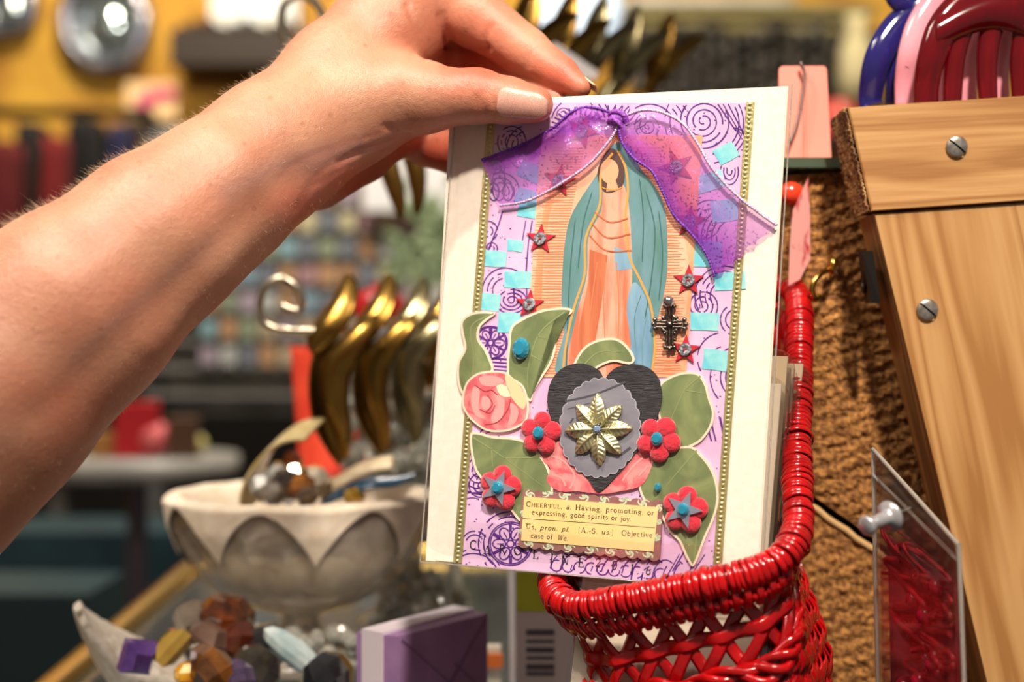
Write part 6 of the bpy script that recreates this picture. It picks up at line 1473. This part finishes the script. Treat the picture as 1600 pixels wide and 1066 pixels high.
# leafy plant and white notice near the top of the rack
mb = MB(); q = W(680, 470, 2.25); z_ = q.z - .06; mb.box((q.x, q.y, z_ - .012), (.16, .16, .022)); mb.box((q.x, q.y, (z_ - .023) / 2), (.04, .04, z_ - .023)); mb.box((q.x, q.y, .012), (.2, .2, .024)); tag(mb.build('plant_stand', mat('grey_stand', (70, 68, 64), .6)), 'slim grey stand carrying the leafy plant', 'stand')
pt = thing('potted_plant', W(690, 420, 2.2), 'leafy green plant in the middle distance left of the held card', 'plant')
mb = MB(); gr = random.Random(6)
for k in range(70):
    a = gr.uniform(0, 6.28); p = W(680 + gr.gauss(0, 26), 380 + gr.gauss(0, 50), 2.25); d = Vector((math.cos(a), -.4, math.sin(a))).normalized() * .045; s = Vector((-d.z, 0, d.x)).normalized() * .011
    mb.slab(lambda u, v: p + d * u + s * ((v - .5) * 2 * math.sin(PI * min(.98, u + .02))) + Vector((0, .01 * u * u, 0)), 5, 2, .001)
mb.build('foliage', mat('dull_green_leaf', (92, 112, 72), .5, rgb2=(150, 164, 120), nscale=40), pt)
mb = MB(); q = W(680, 470, 2.25); mb.lathe([(.0001, -.06), (.03, -.06), (.045, .02), (.04, .02), (.0001, .0)], q, 20); mb.build('pot', mat('grey_pot', (140, 136, 128), .6), pt)
mb = MB(); mb.box(W(640, 280, 2.45), (.16, .01, .11)); tag(mb.build('white_notice', mat('white_notice_paper', (236, 232, 226), .6)), 'white notice at the top of the card rack below the hand', 'notice')
# dark shelving, round white table on scrolled legs, teal cabinet
mb = MB(); c = W(380, 590, 2.6); mb.box((c.x - .12, 2.80, c.z), (.76, .3, .028)); mb.box((c.x - .42, 2.86, c.z / 2), (.03, .03, c.z)); mb.box((c.x + .2, 2.86, c.z / 2), (.03, .03, c.z)); tag(mb.build('grey_shelf', mat('grey_painted_shelf', (112, 108, 100), .6)), 'grey shelf running behind the orange pouch below the card rack', 'shelf')
for k in range(11):
    mb = MB(); p = W(286 + k * 22, 556, 2.78); mb.lathe([(.0001, -.035), (.011, -.035), (.011, .02), (.006, .03), (.006, .04), (.0001, .04)], p + Vector((0, 0, .004)), 12); o = mb.build('small_bottle', mats_c[[3, 0, 2, 7, 3, 5, 3, 0, 7, 2, 3][k]]); o.location.z = c.z + .014
    tag(o, 'small pale bottle in the row on the grey shelf', 'bottle', 'small bottles on the grey shelf')
mb = MB(); cc_ = W(380, 700, 3.2); mb.box((cc_.x - .1, 3.15, .655), (2.9, .05, 1.31)); tag(mb.build('dark_partition', mat('near_black_partition', (18, 16, 18), .8)), 'near black partition under the shelves in the background', 'partition')
tb = thing('round_table', W(215, 1000, 1.9), 'round white table on scrolled iron legs in the left background', 'table')
tc_ = W(215, 712, 1.9)
mb = MB(); mb.lathe([(.0001, -.026), (.13, -.026), (.134, -.02), (.134, .0), (.0001, .0)], tc_, 40, M=Matrix(((1, 0, 0), (0, 1.0, 0), (0, 0, 1)))); mb.build('table_top', mat('white_marble', (178, 172, 162), .4, rgb2=(150, 146, 138), nscale=14), tb)
M_iron = mat('mauve_grey_iron', (112, 100, 112), .5, .3)
mb = MB(); mb.tube([tc_ - Vector((0, 0, .03)), tc_ - Vector((0, 0, .30))], .014, 10)
for a in (0, 2.1, 4.2):
    d = Vector((math.cos(a), math.sin(a), 0)); b0 = tc_ - Vector((0, 0, .22)); pts = [b0, b0 + d * .05 + Vector((0, 0, -.02)), b0 + d * .09 + Vector((0, 0, -.10)), b0 + d * .10 + Vector((0, 0, -.30)), Vector((b0.x, b0.y, 0)) + d * .16 + Vector((0, 0, .02))]
    mb.tube(smooth_path([tuple(p) for p in pts], 6), .013, 10)
mb.build('scrolled_legs', M_iron, tb)
def ontable(name, px, w, h, c, lab, shape='box'):
    p = W(px, 712, 1.9); z = tc_.z + .001; mb = MB()
    if shape == 'box': mb.box((p.x, 1.89, z + h / 2), (w, .06, h), .2)
    else: mb.ball((p.x, 1.88, z + h / 2), (w / 2, w / 2, h / 2), 14)
    tag(mb.build(name, mat(name + '_m', c, .5)), lab, shape if shape == 'ball' else 'box')
ontable('red_box', 218, .055, .07, (196, 28, 36), 'bright red box on the round white table'); ontable('pink_pouch', 250, .05, .045, (232, 110, 110), 'coral pink pouch beside the red box', 'ball'); ontable('tan_box', 185, .06, .03, (176, 120, 60), 'tan box in front of the red box'); ontable('yellow_ball', 308, .035, .03, (220, 206, 130), 'pale yellow ball at the right rim of the round table', 'ball'); ontable('brown_box', 290, .04, .05, (90, 60, 40), 'dark brown box beside the pale yellow ball')
mb = MB(); mb.box((W(190, 0, 2.25).x, 2.25, .53), (.42, .2, 1.06)); tc2 = tag(mb.build('teal_cabinet', mat('teal_paint', (38, 66, 74), .6, rgb2=(26, 48, 56), nscale=10)), 'dark teal cabinet behind the legs of the round table', 'cabinet')
mb = MB(); c = W(60, 0, 1.65); mb.box((c.x, 1.65, .535), (.16, .16, 1.07)); tag(mb.build('slate_bin', mat('slate_teal_bin', (44, 66, 70), .6)), 'slate teal bin at the lower left of the background', 'bin')
